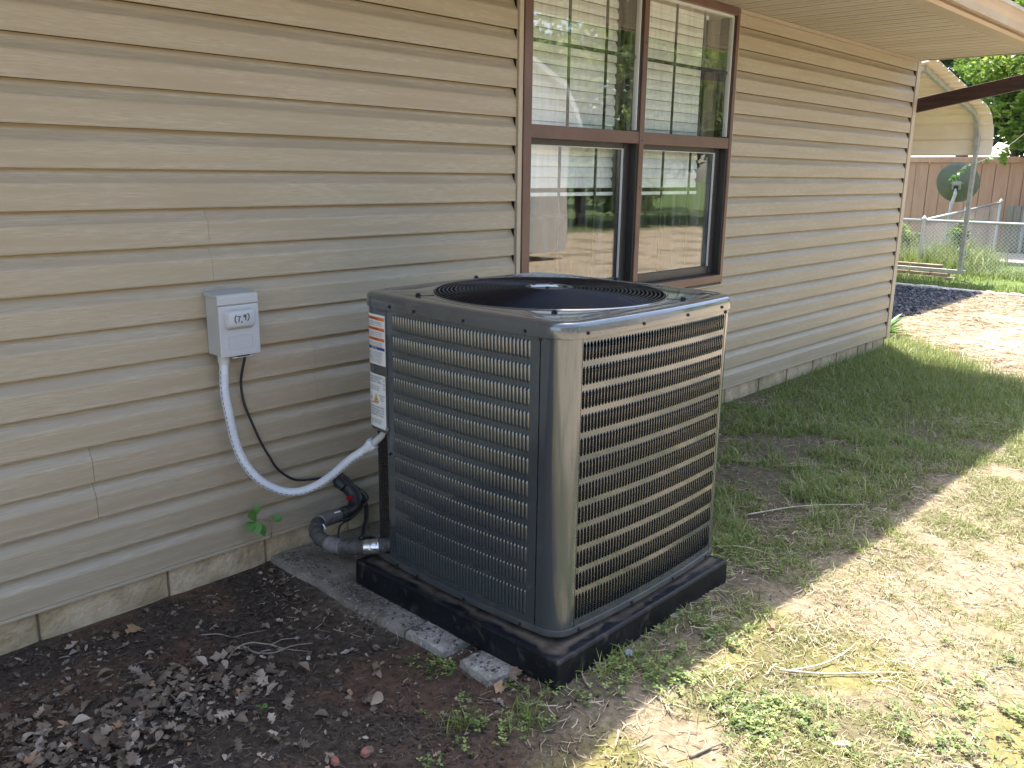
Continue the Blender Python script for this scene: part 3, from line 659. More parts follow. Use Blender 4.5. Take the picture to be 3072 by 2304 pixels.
# labels on the control box cover
def M_ctl(u, v, n=0.0):   # u = distance along the cover from the seam, going back
    y = -.5755+u
    yc = Y1-RC
    if y <= yc: return (M_left(y, 0)[0]-.001-n, y, v)
    a = (y-yc)/RC; return (X0+RC-(RC+n)*math.cos(a)-.0005, yc+(RC+n)*math.sin(a), v)
def sheet(u0, u1, z0, z1, n, m, name, parent, k=10):
    mb = MB(); mb.loft([[M_ctl(u0+(u1-u0)*i/k, z, n) for i in range(k+1)] for z in (z0, z1)], closed=False); return mb.build(name, m, parent, smooth=True)
def tmap(u, z, n): return lambda x, y: M_ctl(u-x, z+y, n)   # text reads from the back edge towards the seam
L1 = sheet(.008, .142, .868, 1.044, .0008, 'sticker_white', 'warning_label', ac); L1['label'] = 'white warning label with orange and blue header bands'
uc = .075
for z, wd in ((1.030, 'WARNING'), (.994, 'WARNING'), (.958, 'WARNING')):
    sheet(.012, .138, z-.0055, z+.0055, .0013, 'ink_orange', 'orange_band', L1)
    text_mesh('! '+wd, .010, tmap(uc, z-.0035, .0019), 'ink_black', L1)
sheet(.012, .138, .921, .931, .0013, 'ink_blue', 'blue_band', L1); text_mesh('NOTICE', .0095, tmap(uc, .9225, .0019), 'sticker_white', L1)
body = ['Hazardous voltage. Disconnect all power', 'before servicing. Failure to follow this', 'warning could result in injury or death.']
for z0 in (1.0175, .9815, .9455):
    text_mesh('\n'.join(body), .0062, tmap(uc, z0-.001, .0015), 'ink_black', L1)
text_mesh('\n'.join(['This unit must be installed and serviced', 'by qualified personnel only. Read all the', 'instructions before operating this unit.', 'Keep all panels and covers in place.', 'Check the refrigerant charge by weight', 'and use only the listed accessories', 'with this outdoor unit at any time.']), .0060, tmap(uc, .9115, .0015), 'ink_black', L1)
L2 = sheet(.012, .128, .640, .833, .0008, 'sticker_white', 'refrigerant_label', ac); L2['label'] = 'white refrigerant safety label with two flame symbols'
u2 = .082
text_mesh('FLAMMABLE REFRIGERANT\nTRAINED SERVICE\nREFRIGERANT TUBING', .0092, tmap(u2, .820, .0015), 'ink_black', L2)
text_mesh('to be repaired by trained\nservice personnel only. Do\nnot puncture the tubing.', .0065, tmap(u2, .788, .0015), 'ink_black', L2)
def poly(pts, n, m, name, par):
    mb = MB(); mb.add([M_ctl(u, z, n) for u, z in pts], [tuple(range(len(pts)))]); return mb.build(name, m, par)
def rhomb(u, z, r): return [(u-r, z), (u, z-r*1.25), (u+r, z), (u, z+r*1.25)]
def tri(u, z, r): return [(u-r, z-r*.8), (u+r, z-r*.8), (u, z+r*1.2)]
def flame(u, z, r): return [(u-r*.7, z-r), (u+r*.7, z-r), (u+r*.8, z-r*.2), (u+r*.3, z+r*.3), (u, z+r*1.3), (u-r*.4, z+r*.3), (u-r*.8, z-r*.1)]
poly(rhomb(.105, .748, .013), .0012, 'ink_red', 'flame_symbol_border', L2); poly(rhomb(.105, .748, .0112), .0015, 'sticker_white', 'flame_symbol_field', L2); poly(flame(.105, .746, .005), .0018, 'ink_black', 'flame_symbol', L2)
poly(tri(.072, .745, .0165), .0012, 'ink_black', 'triangle_border', L2); poly(tri(.072, .7455, .0135), .0015, 'ink_yellow', 'triangle_field', L2); poly(flame(.072, .743, .005), .0018, 'ink_black', 'flame_symbol', L2)
text_mesh('Refrigerant\nSafety\nGroup', .0080, tmap(.036, .757, .0015), 'ink_black', L2)
sheet(.062, .112, .7265, .7295, .0012, 'ink_red', 'red_rule', L2)
text_mesh('DEVICES WHICH MAY\nBE INSTALLED IN THE\nDEVICES LISTED FOR\nSEE INSTRUCTIONS', .0098, tmap(.070, .712, .0015), 'ink_black', L2)
text_mesh('for use with this unit. See the\ninstallation manual for details\nof line length and charge.', .0062, tmap(.076, .667, .0015), 'ink_black', L2)
for z in (.812, .797, .782): poly([(.018, z), (.027, z), (.027, z+.009), (.018, z+.009)], .0012, 'ink_black', 'symbol_box', L2); poly([(.0193, z+.0013), (.0257, z+.0013), (.0257, z+.0077), (.0193, z+.0077)], .0015, 'sticker_white', 'symbol_field', L2)

# ================================================================ pad, slab, pavers
mb = MB(); mb.prism([(1.750, -1.416), (2.728, -1.412), (2.728, -.432), (1.752, -.428)], .0, 1, lambda t, p: ((p[0]-2.24)*(1.006-.006*t)+2.24, (p[1]+.92)*(1.006-.006*t)-.92, .030+.097*t))
pad = mb.build('equipment_pad', 'pad_plastic', None, bevel=.009, fixn=True)
tag(pad, 'black plastic equipment pad with dusty top lying under the air conditioner', 'pad')
# dust film on the pad top is part of its material: mix brown on upward faces
def pad_dust():
    m = MATS['pad_plastic']; N = m.node_tree.nodes; L = m.node_tree.links; p = N['Principled BSDF']; old = p.inputs['Base Color'].links[0].from_socket
    tc = N.new('ShaderNodeTexCoord'); sx = N.new('ShaderNodeSeparateXYZ'); L.new(tc.outputs['Object'], sx.inputs[0])
    nz = N.new('ShaderNodeTexNoise'); nz.inputs['Scale'].default_value = 14; nz.inputs['Detail'].default_value = 8; L.new(tc.outputs['Object'], nz.inputs['Vector'])
    geo = N.new('ShaderNodeNewGeometry'); s2 = N.new('ShaderNodeSeparateXYZ'); L.new(geo.outputs['Normal'], s2.inputs[0])
    # distance to the rim from object coords (pad spans +-.49)
    def absx(o, c):
        a = N.new('ShaderNodeMath'); a.operation = 'SUBTRACT'; a.inputs[1].default_value = c; L.new(o, a.inputs[0]); b = N.new('ShaderNodeMath'); b.operation = 'ABSOLUTE'; L.new(a.outputs[0], b.inputs[0]); return b.outputs[0]
    mx = N.new('ShaderNodeMath'); mx.operation = 'MAXIMUM'; L.new(absx(sx.outputs[0], 2.239), mx.inputs[0]); L.new(absx(sx.outputs[1], -.922), mx.inputs[1])
    ad = N.new('ShaderNodeMath'); ad.operation = 'MULTIPLY_ADD'; ad.inputs[1].default_value = .10; L.new(nz.outputs['Fac'], ad.inputs[0]); L.new(mx.outputs[0], ad.inputs[2])
    mr = N.new('ShaderNodeMapRange'); mr.inputs['From Min'].default_value = .525; mr.inputs['From Max'].default_value = .500; L.new(ad.outputs[0], mr.inputs['Value'])
    mr2 = N.new('ShaderNodeMapRange'); mr2.inputs['From Min'].default_value = .7; mr2.inputs['From Max'].default_value = .98; L.new(s2.outputs[2], mr2.inputs['Value'])
    mu = N.new('ShaderNodeMath'); mu.operation = 'MULTIPLY'; L.new(mr.outputs[0], mu.inputs[0]); L.new(mr2.outputs[0], mu.inputs[1])
    cr = N.new('ShaderNodeValToRGB'); cr.color_ramp.elements[0].position = .35; cr.color_ramp.elements[0].color = (.045, .035, .026, 1); cr.color_ramp.elements[1].position = .7; cr.color_ramp.elements[1].color = (.17, .135, .10, 1); L.new(nz.outputs['Fac'], cr.inputs[0])
    mi = N.new('ShaderNodeMix'); mi.data_type = 'RGBA'; L.new(mu.outputs[0], mi.inputs['Factor']); L.new(old, mi.inputs[6]); L.new(cr.outputs[0], mi.inputs[7]); L.new(mi.outputs[2], p.inputs['Base Color'])
    rr = N.new('ShaderNodeMapRange'); rr.inputs['To Min'].default_value = .42; rr.inputs['To Max'].default_value = .9; L.new(mu.outputs[0], rr.inputs['Value']); L.new(rr.outputs[0], p.inputs['Roughness'])
pad_dust()
def rough_slab(name, corners, z1, m, th=.06, n=18, amp=.006, seed=0, lab=None):
    """irregular cast piece: bilinear patch with broken edges"""
    a, b, c, d = [Vector(p) for p in corners]; top = []; cen = (a+b+c+d)/4
    rs = np.random.default_rng(seed)
    for i in range(n+1):
        row = []
        for j in range(n+1):
            s_, t = i/n, j/n; p = (a*(1-s_)+b*s_)*(1-t)+(d*(1-s_)+c*s_)*t
            e = min(s_, 1-s_, t, 1-t)*n; nz = float(fbm(p.x*1.0+seed, p.y, 18, 3, 9))-.5
            cen = (a+b+c+d)/4; k = 1+(.10*min(1, .2/(p-cen).length)*(float(fbm(p.x+seed, p.y, 14, 2, 8))-.5) if e < .5 else 0)
            q = cen+(p-cen)*k; z = z1+amp*nz*2-(.007 if e < .5 else 0)
            row.append((q.x, q.y, z))
        top.append(row)
    mb = MB(); mb.loft(top, closed=False)
    per = [top[0][j] for j in range(n+1)]+[top[i][n] for i in range(1, n+1)]+[top[n][j] for j in range(n-1, -1, -1)]+[top[i][0] for i in range(n-1, 0, -1)]
    mb.loft([per, [(p[0]+(p[0]-cen.x)*.03, p[1]+(p[1]-cen.y)*.02, z1-th) for p in per]])
    return tag(mb.build(name, m, None, smooth=True, auto=60, fixn=True), lab, 'slab' if 'slab' in name else 'paving stone')
rough_slab('concrete_slab', [(1.655, -.818), (2.74, -.818), (2.74, .006), (1.660, .006)], .030, 'concrete', seed=2, n=40, amp=.005, lab='long weathered concrete slab running from the foundation under the black pad')
rough_slab('paving_stone', [(1.664, -1.005), (1.90, -1.02), (1.90, -.828), (1.655, -.826)], .034, 'concrete_light', seed=3, lab='pale rectangular stone beside the pad, next to the long slab')
rough_slab('paving_stone', [(1.648, -1.225), (1.79, -1.262), (1.90, -1.10), (1.665, -1.082)], .036, 'concrete_light', seed=5, lab='speckled stone nearest the front corner of the black pad')

# ================================================================ disconnect box, conduit, cable
db = tag(empty('disconnect_box', (1.53, 0, .88)), 'small grey disconnect box with (7,9) handwritten on its raised cover, on the siding', 'electrical box')
MB().box(1.455, 1.612, -.088, -.001, .879, 1.084).build('body', 'box_grey', db, bevel=.003)
mb = MB(); mb.prism([(-.092, 1.058), (-.096, 1.062), (-.098, 1.088), (-.090, 1.096), (-.002, 1.103), (-.002, 1.085), (-.0885, 1.085), (-.0885, 1.058)], 1.450, 1.606, lambda t, p: (t, p[0], p[1])); mb.build('top_flap', 'box_grey', db, bevel=.002, fixn=True)
MB().box(1.4525, 1.6065, -.0960, -.0885, .8755, 1.0565).build('cover', 'box_grey', db, bevel=.003)
def rrect(x0, x1, z0, z1, r, y, n=5):
    out = []
    for cx, cz, a in ((x1-r, z1-r, 0), (x0+r, z1-r, .5*PI), (x0+r, z0+r, PI), (x1-r, z0+r, 1.5*PI)):
        out += [(cx+r*math.cos(a+.5*PI*i/n), y, cz+r*math.sin(a+.5*PI*i/n)) for i in range(n+1)]
    return out
mb = MB(); r4 = [rrect(1.472, 1.588, .972, 1.044, .016, -.0965), rrect(1.474, 1.586, .974, 1.042, .015, -.100), rrect(1.480, 1.581, .982, 1.039, .012, -.113), rrect(1.484, 1.577, .986, 1.035, .010, -.116)]
mb.loft(r4); mb.f.append(tuple(range(len(mb.v)-24, len(mb.v)))[::-1]); mb.build('raised_handle', 'box_grey', db, smooth=True, auto=40, fixn=True)
mb = MB(); mb.tube([(p[0], -.0965, p[2]) for p in rrect(1.484, 1.576, .903, .948, .003, 0, 2)], .0012, 5, closed=True); mb.build('embossed_panel', 'box_grey', db)
text_mesh('AC POWER', .0155, lambda x, y: (1.53+x, -.0966, .928+y), 'fitting_grey', db, 'embossed_text'); text_mesh('60 AMP', .0155, lambda x, y: (1.53+x, -.0966, .9105+y), 'fitting_grey', db, 'embossed_text')
mb = MB(); mb.box(1.515, 1.562, -.0985, -.089, .8725, .8755); mb.build('latch', 'screw_black', db, bevel=.0008)
MB().box(1.50, 1.575, -.094, -.08, .8675, .8724).build('latch_tab', 'box_grey', db, bevel=.001)
mb = MB()
def stroke(pts): mb.tube([(x, -.1168, z) for x, z in pts], .0017, 5)
stroke([(1.508, 1.026), (1.503, 1.017), (1.502, 1.006), (1.507, .997)])
stroke([(1.512, 1.019), (1.523, 1.0205), (1.518, 1.010), (1.5165, 1.000)])
stroke([(1.529, 1.002), (1.527, .995)])
stroke([(1.544, 1.0215), (1.538, 1.024), (1.536, 1.018), (1.541, 1.015), (1.5455, 1.0195), (1.5445, 1.024), (1.5445, 1.012), (1.543, 1.004)])
stroke([(1.552, 1.028), (1.557, 1.019), (1.556, 1.008), (1.550, 1.000)])
mb.build('handwriting', 'ink_black', db)
# flexible conduit
fc = tag(empty('flexible_conduit', (1.6, -.15, .35)), 'pale ribbed flexible conduit looping from the grey box to the air conditioner', 'conduit')
path = spline([(1.484, -.055, .868), (1.477, -.058, .80), (1.474, -.062, .74), (1.480, -.07, .66), (1.492, -.08, .56), (1.512, -.10, .48), (1.552, -.13, .41), (1.610, -.17, .365), (1.660, -.215, .358), (1.705, -.27, .386), (1.738, -.32, .430), (1.770, -.385, .495), (1.797, -.428, .533), (1.815, -.460, .562)], 16)
# resample fine for ribs
def resample(P, step):
    out = [P[0]]; acc = 0
    for a, b in zip(P[:-1], P[1:]):
        d = (b-a).length
        while acc+d >= step:
            t = (step-acc)/d; a = a+(b-a)*t; d = (b-a).length; acc = 0; out.append(a.copy())
        acc += d
    return out
rp_ = resample(path, .0020); R_ = [.0158+.0010*(1 if (i//2) % 2 else -1)*.6 for i in range(len(rp_))]
MB().tube(rp_, R_, 18).build('tube', 'conduit_grey', fc, smooth=True)
# printed dashes along the side facing out
cp = Vector((0, -2.863, 1.522)); mb = MB(); i = 24
while i < len(rp_)-14:
    seg = rp_[i:i+6]; pts = []
    for j, q in enumerate(seg):
        t = (rp_[min(i+j+1, len(rp_)-1)]-rp_[i+j-1]).normalized(); v_ = (cp-q).normalized(); sd_ = t.cross(v_).normalized(); n_ = sd_.cross(t).normalized()
        pts.append(q+(sd_*.65+n_*.76)*.0163)
    mb.tube(pts, .0011, 5); i += 9
mb.build('printed_dashes', 'ink_blue', fc)
mb = MB(); mb.cyl((1.484, -.052, .8785), (1.484, -.054, .850), .0215, 20); mb.cyl((1.484, -.054, .8505), (1.4825, -.055, .842), .0185, 20); mb.build('fitting', 'fitting_grey', fc, smooth=True, auto=40)
e0 = Vector((1.835, -.424, .537)); ed = Vector((.9, -.55, .55)).normalized()
e0 = rp_[-8]; ed = (rp_[-1]-rp_[-9]).normalized()
mb = MB(); mb.tube([e0-ed*.004, e0+ed*.012], .019, 16); mb.tube([e0+ed*.010, e0+ed*.030], .024, 8); mb.build('fitting', 'conduit_grey', fc, smooth=False, bevel=.001)
mb = MB(); q0 = e0+ed*.028; mb.tube(spline([q0, q0+ed*.012, (1.838, -.508, .612), (1.840, -.512, .632)], 6), .013, 14); mb.build('elbow', 'fitting_grey', fc, smooth=True)
# black cable
cb_ = spline([(1.572, -.05, .872), (1.563, -.022, .772), (1.566, -.02, .70), (1.582, -.02, .639), (1.628, -.022, .515), (1.660, -.022, .45), (1.694, -.022, .39), (1.753, -.02, .336), (1.814, -.018, .313), (1.90, -.018, .300), (1.961, -.018, .288), (2.01, -.02, .268), (2.035, -.022, .250)], 10)
tag(MB().tube(cb_, .0052, 8).build('power_cable', 'cable_black', None, smooth=True), 'thin black cable drooping down the siding behind the pale conduit', 'cable')

# ================================================================ refrigerant line set
ls = tag(empty('refrigerant_line', (1.9, -.2, .05)), 'black foam insulated refrigerant pipes curling from the siding to the base of the unit', 'pipe')
A_ = [(1.990, .012, .262), (1.995, -.035, .252), (2.014, -.075, .205), (1.985, -.105, .168), (1.915, -.130, .168)]
B_ = [(1.925, -.128, .170), (1.86, -.145, .180), (1.79, -.165, .190), (1.735, -.205, .190), (1.708, -.265, .176), (1.715, -.340, .168), (1.745, -.415, .172), (1.785, -.480, .182), (1.835, -.530, .192), (1.90, -.560, .198)]
pa = spline(A_, 14); pb = spline(B_, 14)
MB().tube(pa, [.030+.0015*math.sin(i*.25) for i in range(len(pa))], 18).build('wall_sleeve', 'tube_black', ls, smooth=True)
MB().tube(pb, [.0265+.0012*math.sin(i*.9) for i in range(len(pb))], 18).build('foam_sleeve', 'foam_black', ls, smooth=True)
def wrap(P, i0, i1, r, name, m): return MB().tube(P[i0:i1], [r+.0008*math.sin(k*1.3) for k in range(i1-i0)], 18).build(name, m, ls, smooth=True)
wrap(pb, 10, 34, .0290, 'tape_wrap', 'tape_grey'); wrap(pb, 66, 78, .0285, 'tape_wrap', 'tape_grey'); wrap(pb, 94, 106, .0288, 'foil_tape', 'foil_tape')
mb = MB(); mb.tube(spline([(1.995, .0, .278), (1.965, -.03, .275), (1.975, -.06, .25)], 8), .022, 12); mb.build('wall_putty', 'tube_black', ls, smooth=True)
mb = MB(); mb.obox((1.975, -.092, .213), (.012, 0, .002), (0, .006, 0), (-.001, 0, .007)); mb.build('red_tag', 'red_cap', ls, bevel=.001)
# small second line hugging the curl
mb = MB(); mb.tube(spline([(2.045, -.07, .21), (2.05, -.10, .17), (2.03, -.13, .12), (1.985, -.17, .085), (1.94, -.22, .070), (1.93, -.27, .062), (1.94, -.31, .072), (1.935, -.30, .10), (1.88, -.36, .15), (1.80, -.40, .185)], 10), .010, 10); mb.build('small_pipe', 'tube_black', ls, smooth=True)
mb = MB()
mb.tube(spline([(2.03, -.06, .245), (2.055, -.11, .205), (2.00, -.155, .190), (1.93, -.185, .175), (1.88, -.20, .178), (1.84, -.215, .19)], 10), .0042, 6)
mb.tube(spline([(2.01, -.05, .25), (2.05, -.10, .195), (1.99, -.15, .178), (1.92, -.18, .165), (1.87, -.19, .162), (1.82, -.235, .165), (1.79, -.27, .12), (1.80, -.30, .128)], 10), .0042, 6)
mb.build('zip_wire', 'cable_black', ls, smooth=True)
mb = MB(); mb.tube([(1.835, -.185, .214), (1.86, -.19, .216)], .003, 6); mb.tube([(1.75, -.232, .206), (1.745, -.255, .194)], .003, 6); mb.build('tie_end', 'sticker_white', ls)
vc = tag(MB().tube([(1.838, -.52, .205), (1.885, -.535, .212), (1.91, -.54, .212)], [.014, .018, .018], 12).build('valve_cap', 'red_cap', None, smooth=True, auto=40), 'small red valve cap above the black pipe beside the grey unit', 'valve cap')
mb = MB()
mb.tube(spline([(1.875, -.555, .62), (1.855, -.52, .56), (1.845, -.505, .49), (1.862, -.52, .445), (1.880, -.535, .38), (1.885, -.53, .30), (1.865, -.50, .21), (1.85, -.46, .15)], 10), .0022, 6)
mb.tube(spline([(1.885, -.560, .61), (1.878, -.55, .53), (1.862, -.53, .47), (1.866, -.53, .43), (1.884, -.55, .385), (1.888, -.56, .36)], 10), .0022, 6)
mb.tube(spline([(1.885, -.56, .27), (1.865, -.53, .21), (1.845, -.49, .165), (1.83, -.45, .135)], 10), .0022, 6)
tag(mb.build('control_wire', 'wire_brown', None, smooth=True), 'loose thin brown control wires hanging under the unit beside the siding', 'wire')

# ================================================================ sprout on the wall
def leaf_mesh(L=.05, W=.022, bend=.3, n=6):
    mb = MB(); rows = []
    for i in range(n+1):
        t = i/n; w_ = W*math.sin(PI*min(1, t*.96+.03))**.8; z = bend*L*(t-t*t); rows.append([(t*L, -w_, z+.25*w_), (t*L, 0, z), (t*L, w_, z+.25*w_)])
    mb.loft(rows, closed=False); return mb
sp = tag(empty('wall_sprout', (1.60, -.01, .10)), 'small green seedling poking out under the siding left of the pipes', 'plant')
def put_leaf(p, d, roll, L, W, par, m='sprout', name='leaf'):
    mb = leaf_mesh(L, W); d = Vector(d).normalized(); q = d.to_track_quat('X', 'Z').to_matrix().to_4x4()
    M_ = Matrix.Translation(p) @ q @ Matrix.Rotation(roll, 4, 'X')
    mb.v = [tuple(M_ @ Vector(v)) for v in mb.v]; return mb.build(name, m, par, smooth=True)
MB().tube(spline([(1.655, -.008, .105), (1.648, -.03, .15), (1.640, -.045, .195), (1.60, -.05, .215), (1.565, -.05, .225)], 8), .0022, 6).build('stem', 'twig', sp)
for p, d, r, L, W in (((1.572, -.055, .238), (-.9, -.3, .35), -1.1, .060, .026), ((1.565, -.06, .225), (-.25, -.5, -.75), 0, .066, .026), ((1.572, -.055, .21), (.25, -.5, -.9), .1, .066, .026), ((1.570, -.05, .245), (.35, -.2, .9), .9, .050, .020), ((1.555, -.055, .22), (-.8, -.4, -.5), -.6, .055, .024), ((1.645, -.045, .2), (.7, -.4, .25), 1.0, .045, .018), ((1.655, -.04, .195), (.9, -.2, -.1), .9, .035, .013)):
    put_leaf(p, d, r, L*.88, W*.82, sp)

# ================================================================ ground cover near
def H(x, y): return height(np.asarray(x), np.asarray(y))
def keep_out(x, y):   # pad, slab and pavers
    pad_ = (x > 1.745) & (x < 2.735) & (y > -1.42) & (y < -.425)
    slab_ = (x > 1.65) & (x < 2.75) & (y > -.82)
    st = (x > 1.65) & (x < 1.9) & (y > -1.24) & (y < -.8)
    return pad_ | slab_ | st | (y > -.005) & (x < 8.1)
def blades(P, h, wd, lean, v, name, m, lab, cat_, seg=3, curl=1.0):
    """P (n,3) roots; curved tapering blades, each seg strips"""
    n = len(P); r_ = np.random.default_rng(len(P)); az = r_.uniform(0, 2*PI, n); d = np.stack([np.cos(az), np.sin(az), np.zeros(n)], 1); s_ = np.stack([-np.sin(az), np.cos(az), np.zeros(n)], 1)
    V = []; 
    for i in range(seg+1):
        t = i/seg; w_ = wd*(1-t)**.7*.5 if i < seg else wd*0+.0001
        c = P+d*(lean*h*t**1.8*curl)[:, None]+np.stack([np.zeros(n), np.zeros(n), h*(t-.35*lean*t*t)], 1)
        V += [c-s_*np.asarray(w_)[:, None], c+s_*np.asarray(w_)[:, None]]
    V = np.stack(V, 1); k = 2*(seg+1); base = (np.arange(n)*k)[:, None]
    F = np.concatenate([base+np.array([[2*i, 2*i+1, 2*i+3, 2*i+2]]) for i in range(seg)], 0)
    o = npmesh(name, V.reshape(-1, 3), F, m, v=np.repeat(v, k)); return tag(o, lab, cat_, kind='stuff')
def scatter(n, x0, x1, y0, y1, dens, r_):
    x = r_.uniform(x0, x1, n); y = r_.uniform(y0, y1, n); k = (r_.random(n) < dens(x, y)) & ~keep_out(x, y); return x[k], y[k]
def infront(x, y):   # roughly what the camera can see plus a margin
    az = np.degrees(np.arctan2(y+2.863, x)); return (az > 6) & (az < 85)
r1 = np.random.default_rng(11)
# near grass, clumped
x, y = scatter(420000, 1.2, 5.2, -3.0, -.02, lambda x, y: grassdens(x, y)*(.25+.75*sst(.42, .62, fbm(x, y, 14, 3, 91)))*infront(x, y), r1)
nn = len(x); hh = r1.gamma(3.2, .0095, nn)*(.5+1.3*fbm(x, y, 3, 3, 92))*np.where(y < -1.66, .55, 1.0)
lean = np.clip(r1.normal(.9, .5, nn), .1, 2.2)
vv = np.clip(.08+r1.beta(2, 2.6, nn)*.85+.25*(fbm(x, y, 6, 3, 101)-.4)+np.where(r1.random(nn) < .20+.16*(y < -1.66), .42, 0)+.20*(y < -1.66), 0, 1)  # sunlight painted into blade tint past the eave shadow line: lighter and yellower
blades(np.stack([x, y, H(x, y)-.003], 1), hh, r1.uniform(.0018, .0058, nn), lean, vv, 'grass', 'grass', 'short patchy lawn grass and dry blades round the black pad', 'grass')
# far grass by the house end and in the yard beyond the timber
x, y = scatter(230000, 5.0, 9.6, -4.5, .4, lambda x, y: grassdens(x, y)*infront(x, y), r1); nn = len(x)
lush = sst(5.8, 7.0, x)
blades(np.stack([x, y, H(x, y)-.003], 1), r1.gamma(4, .010, nn)*(.8+.6*lush), r1.uniform(.003, .006, nn), np.clip(r1.normal(.8, .4, nn), .1, 2), np.clip(r1.beta(2, 3, nn)*.7+.22+np.where(r1.random(nn) < .16, .3, 0), 0, 1), 'lush_grass', 'grass', 'brighter taller grass at the end of the house wall', 'grass', seg=2)
x = r1.uniform(13.0, 21, 70000); y = r1.uniform(-2.5, 5, 70000); k = r1.random(len(x)) < sst(.3, .55, fbm(x, y, .9, 3, 98)); x, y = x[k], y[k]
k = ~((x > 17.2) & (x < 20.3) & (y < 2.2)) ; x, y = x[k], y[k]; nn = len(x)
blades(np.stack([x, y, H(x, y)], 1), r1.gamma(4, .018, nn), r1.uniform(.008, .016, nn), np.clip(r1.normal(.7, .4, nn), .1, 2), np.clip(r1.beta(2, 3, nn)*.8+.1, 0, 1), 'yard_grass', 'grass', 'rough green grass beyond the timber edging under the carport', 'grass', seg=2)
# tall weeds along the chain link
cx_ = np.concatenate([r1.normal(16.4, .6, 9000), r1.normal(15.8, .45, 5000)]); cy_ = np.concatenate([r1.normal(2.05, .25, 9000), r1.normal(3.0, .6, 5000)]); nn = len(cx_)
blades(np.stack([cx_, cy_, H(cx_, cy_)], 1), r1.gamma(5, .055, nn), r1.uniform(.010, .02, nn), np.clip(r1.normal(.5, .3, nn), .05, 1.2), np.clip(r1.beta(2, 3, nn)*.8+.2, 0, 1), 'tall_weeds', 'grass', 'tall pale green weeds growing along the chain link fence', 'weeds', seg=2)
# straw over the bare yard
def strands(n, x0, x1, y0, y1, dens, L0, L1, wd, name, m, lab, cat_, lift=.012, vlo=0.):
    x, y = scatter(n, x0, x1, y0, y1, dens, r1); nn = len(x); az = r1.uniform(0, PI, nn); L_ = r1.uniform(L0, L1, nn)
    d = np.stack([np.cos(az), np.sin(az), r1.normal(0, .10, nn)], 1); s_ = np.stack([-np.sin(az), np.cos(az), r1.normal(0, .5, nn)], 1)
    c = np.stack([x, y, H(x, y)+r1.uniform(.002, lift, nn)], 1); bend = s_*np.stack([np.ones(nn), np.ones(nn), np.zeros(nn)], 1)*(r1.normal(0, .12, nn)*L_)[:, None]
    w_ = wd*r1.uniform(.6, 1.3, nn)[:, None]*.5; V = []
    for t, b in ((-.5, 0), (0, 1), (.5, 0)):
        p = c+d*(L_*t)[:, None]+bend*b; V += [p-s_*w_, p+s_*w_]
    V = np.stack(V, 1); base = (np.arange(nn)*6)[:, None]; F_ = np.concatenate([base+np.array([[0, 1, 3, 2]]), base+np.array([[2, 3, 5, 4]])], 0)
    return tag(npmesh(name, V.reshape(-1, 3), F_, m, v=np.repeat(np.clip(r1.beta(2, 2, nn)+vlo, 0, 1), 6)), lab, cat_, kind='stuff')
def strawd(x, y): b_ = 8.6+.9*y; return sst(b_-.3, b_+.4, x)*sst(12.95, 12.85, x)*(1-sst(.5, .6, y))*(.3+.7*sst(.35, .6, fbm(x, y, 1.2, 3, 44)))*infront(x, y)
strands(42000, 5.5, 13, -5.5, 1.0, strawd, .08, .26, .006, 'straw_cover', 'straw', 'loose sunlit straw spread over the bare yard behind the house corner', 'straw')
strands(26000, 1.5, 6.5, -3, -.05, lambda x, y: (.75-.25*(y < -1.6))*(1-.8*soilmask(x, y))*sst(.35, .6, fbm(x, y, 3, 3, 46)), .015, .07, .0026, 'dead_grass', 'straw', 'dry grass clippings and thatch lying between the grass patches', 'dead grass')
strands(4200, 1.7, 3.4, -2.8, -1.6, lambda x, y: .15+.85*sst(.45, .66, fbm(x, y, 5, 3, 49)), .015, .075, .0019, 'dead_grass', 'straw', 'pale dead stems in the sunlit moss at the front of the pad', 'dead grass', vlo=.1)
strands(9000, .25, 1.95, -1.9, -.01, lambda x, y: soilmask(x, y), .006, .035, .0022, 'soil_litter', 'debris', 'fine twiggy litter strewn over the dark soil on the left', 'litter', vlo=.0)
# clover and small leaved weeds
def rosettes(pts, name, m, lab, n_leaf=3, size=.009, hgt=.03):
    V = []; F_ = []; vv = []; k = 0
    for (px, py) in pts:
        for q in range(random.randint(3, 7)):
            a = random.uniform(0, 2*PI); rr = random.uniform(0, .035); bx, by = px+rr*math.cos(a), py+rr*math.sin(a); bz = float(H(bx, by)); hz = bz+random.uniform(.3, 1)*hgt; va = random.random()
            for l in range(n_leaf):
                t = a+l*2*PI/n_leaf; s_ = size*random.uniform(.7, 1.3); c, d = math.cos(t), math.sin(t); tz = random.uniform(-.25, .35)*s_
                V += [(bx, by, hz), (bx+c*s_*.7-d*s_*.5, by+d*s_*.7+c*s_*.5, hz+tz), (bx+c*s_*1.35, by+d*s_*1.35, hz+tz*1.5), (bx+c*s_*.7+d*s_*.5, by+d*s_*.7-c*s_*.5, hz+tz)]
                F_.append((k, k+1, k+2, k+3)); k += 4; vv += [va]*4
    return tag(npmesh(name, V, F_, m, v=vv), lab, 'clover', kind='stuff')
def cluster(n, cs):
    out = []
    for i in range(n):
        cx, cy, s_ = random.choice(cs); x, y = random.gauss(cx, s_), random.gauss(cy, s_)
        if not bool(keep_out(np.array([x]), np.array([y]))[0]): out.append((x, y))
    return out
rosettes(cluster(140, [(2.06, -1.79, .035), (2.12, -1.87, .04), (2.18, -2.0, .05), (2.0, -1.95, .05), (2.40, -2.38, .09), (2.55, -2.40, .08), (2.25, -2.20, .09), (2.62, -2.55, .08), (2.9, -2.4, .2), (2.45, -2.2, .12)]), 'clover', 'clover', 'small leaved clover patches in the sunlit moss')
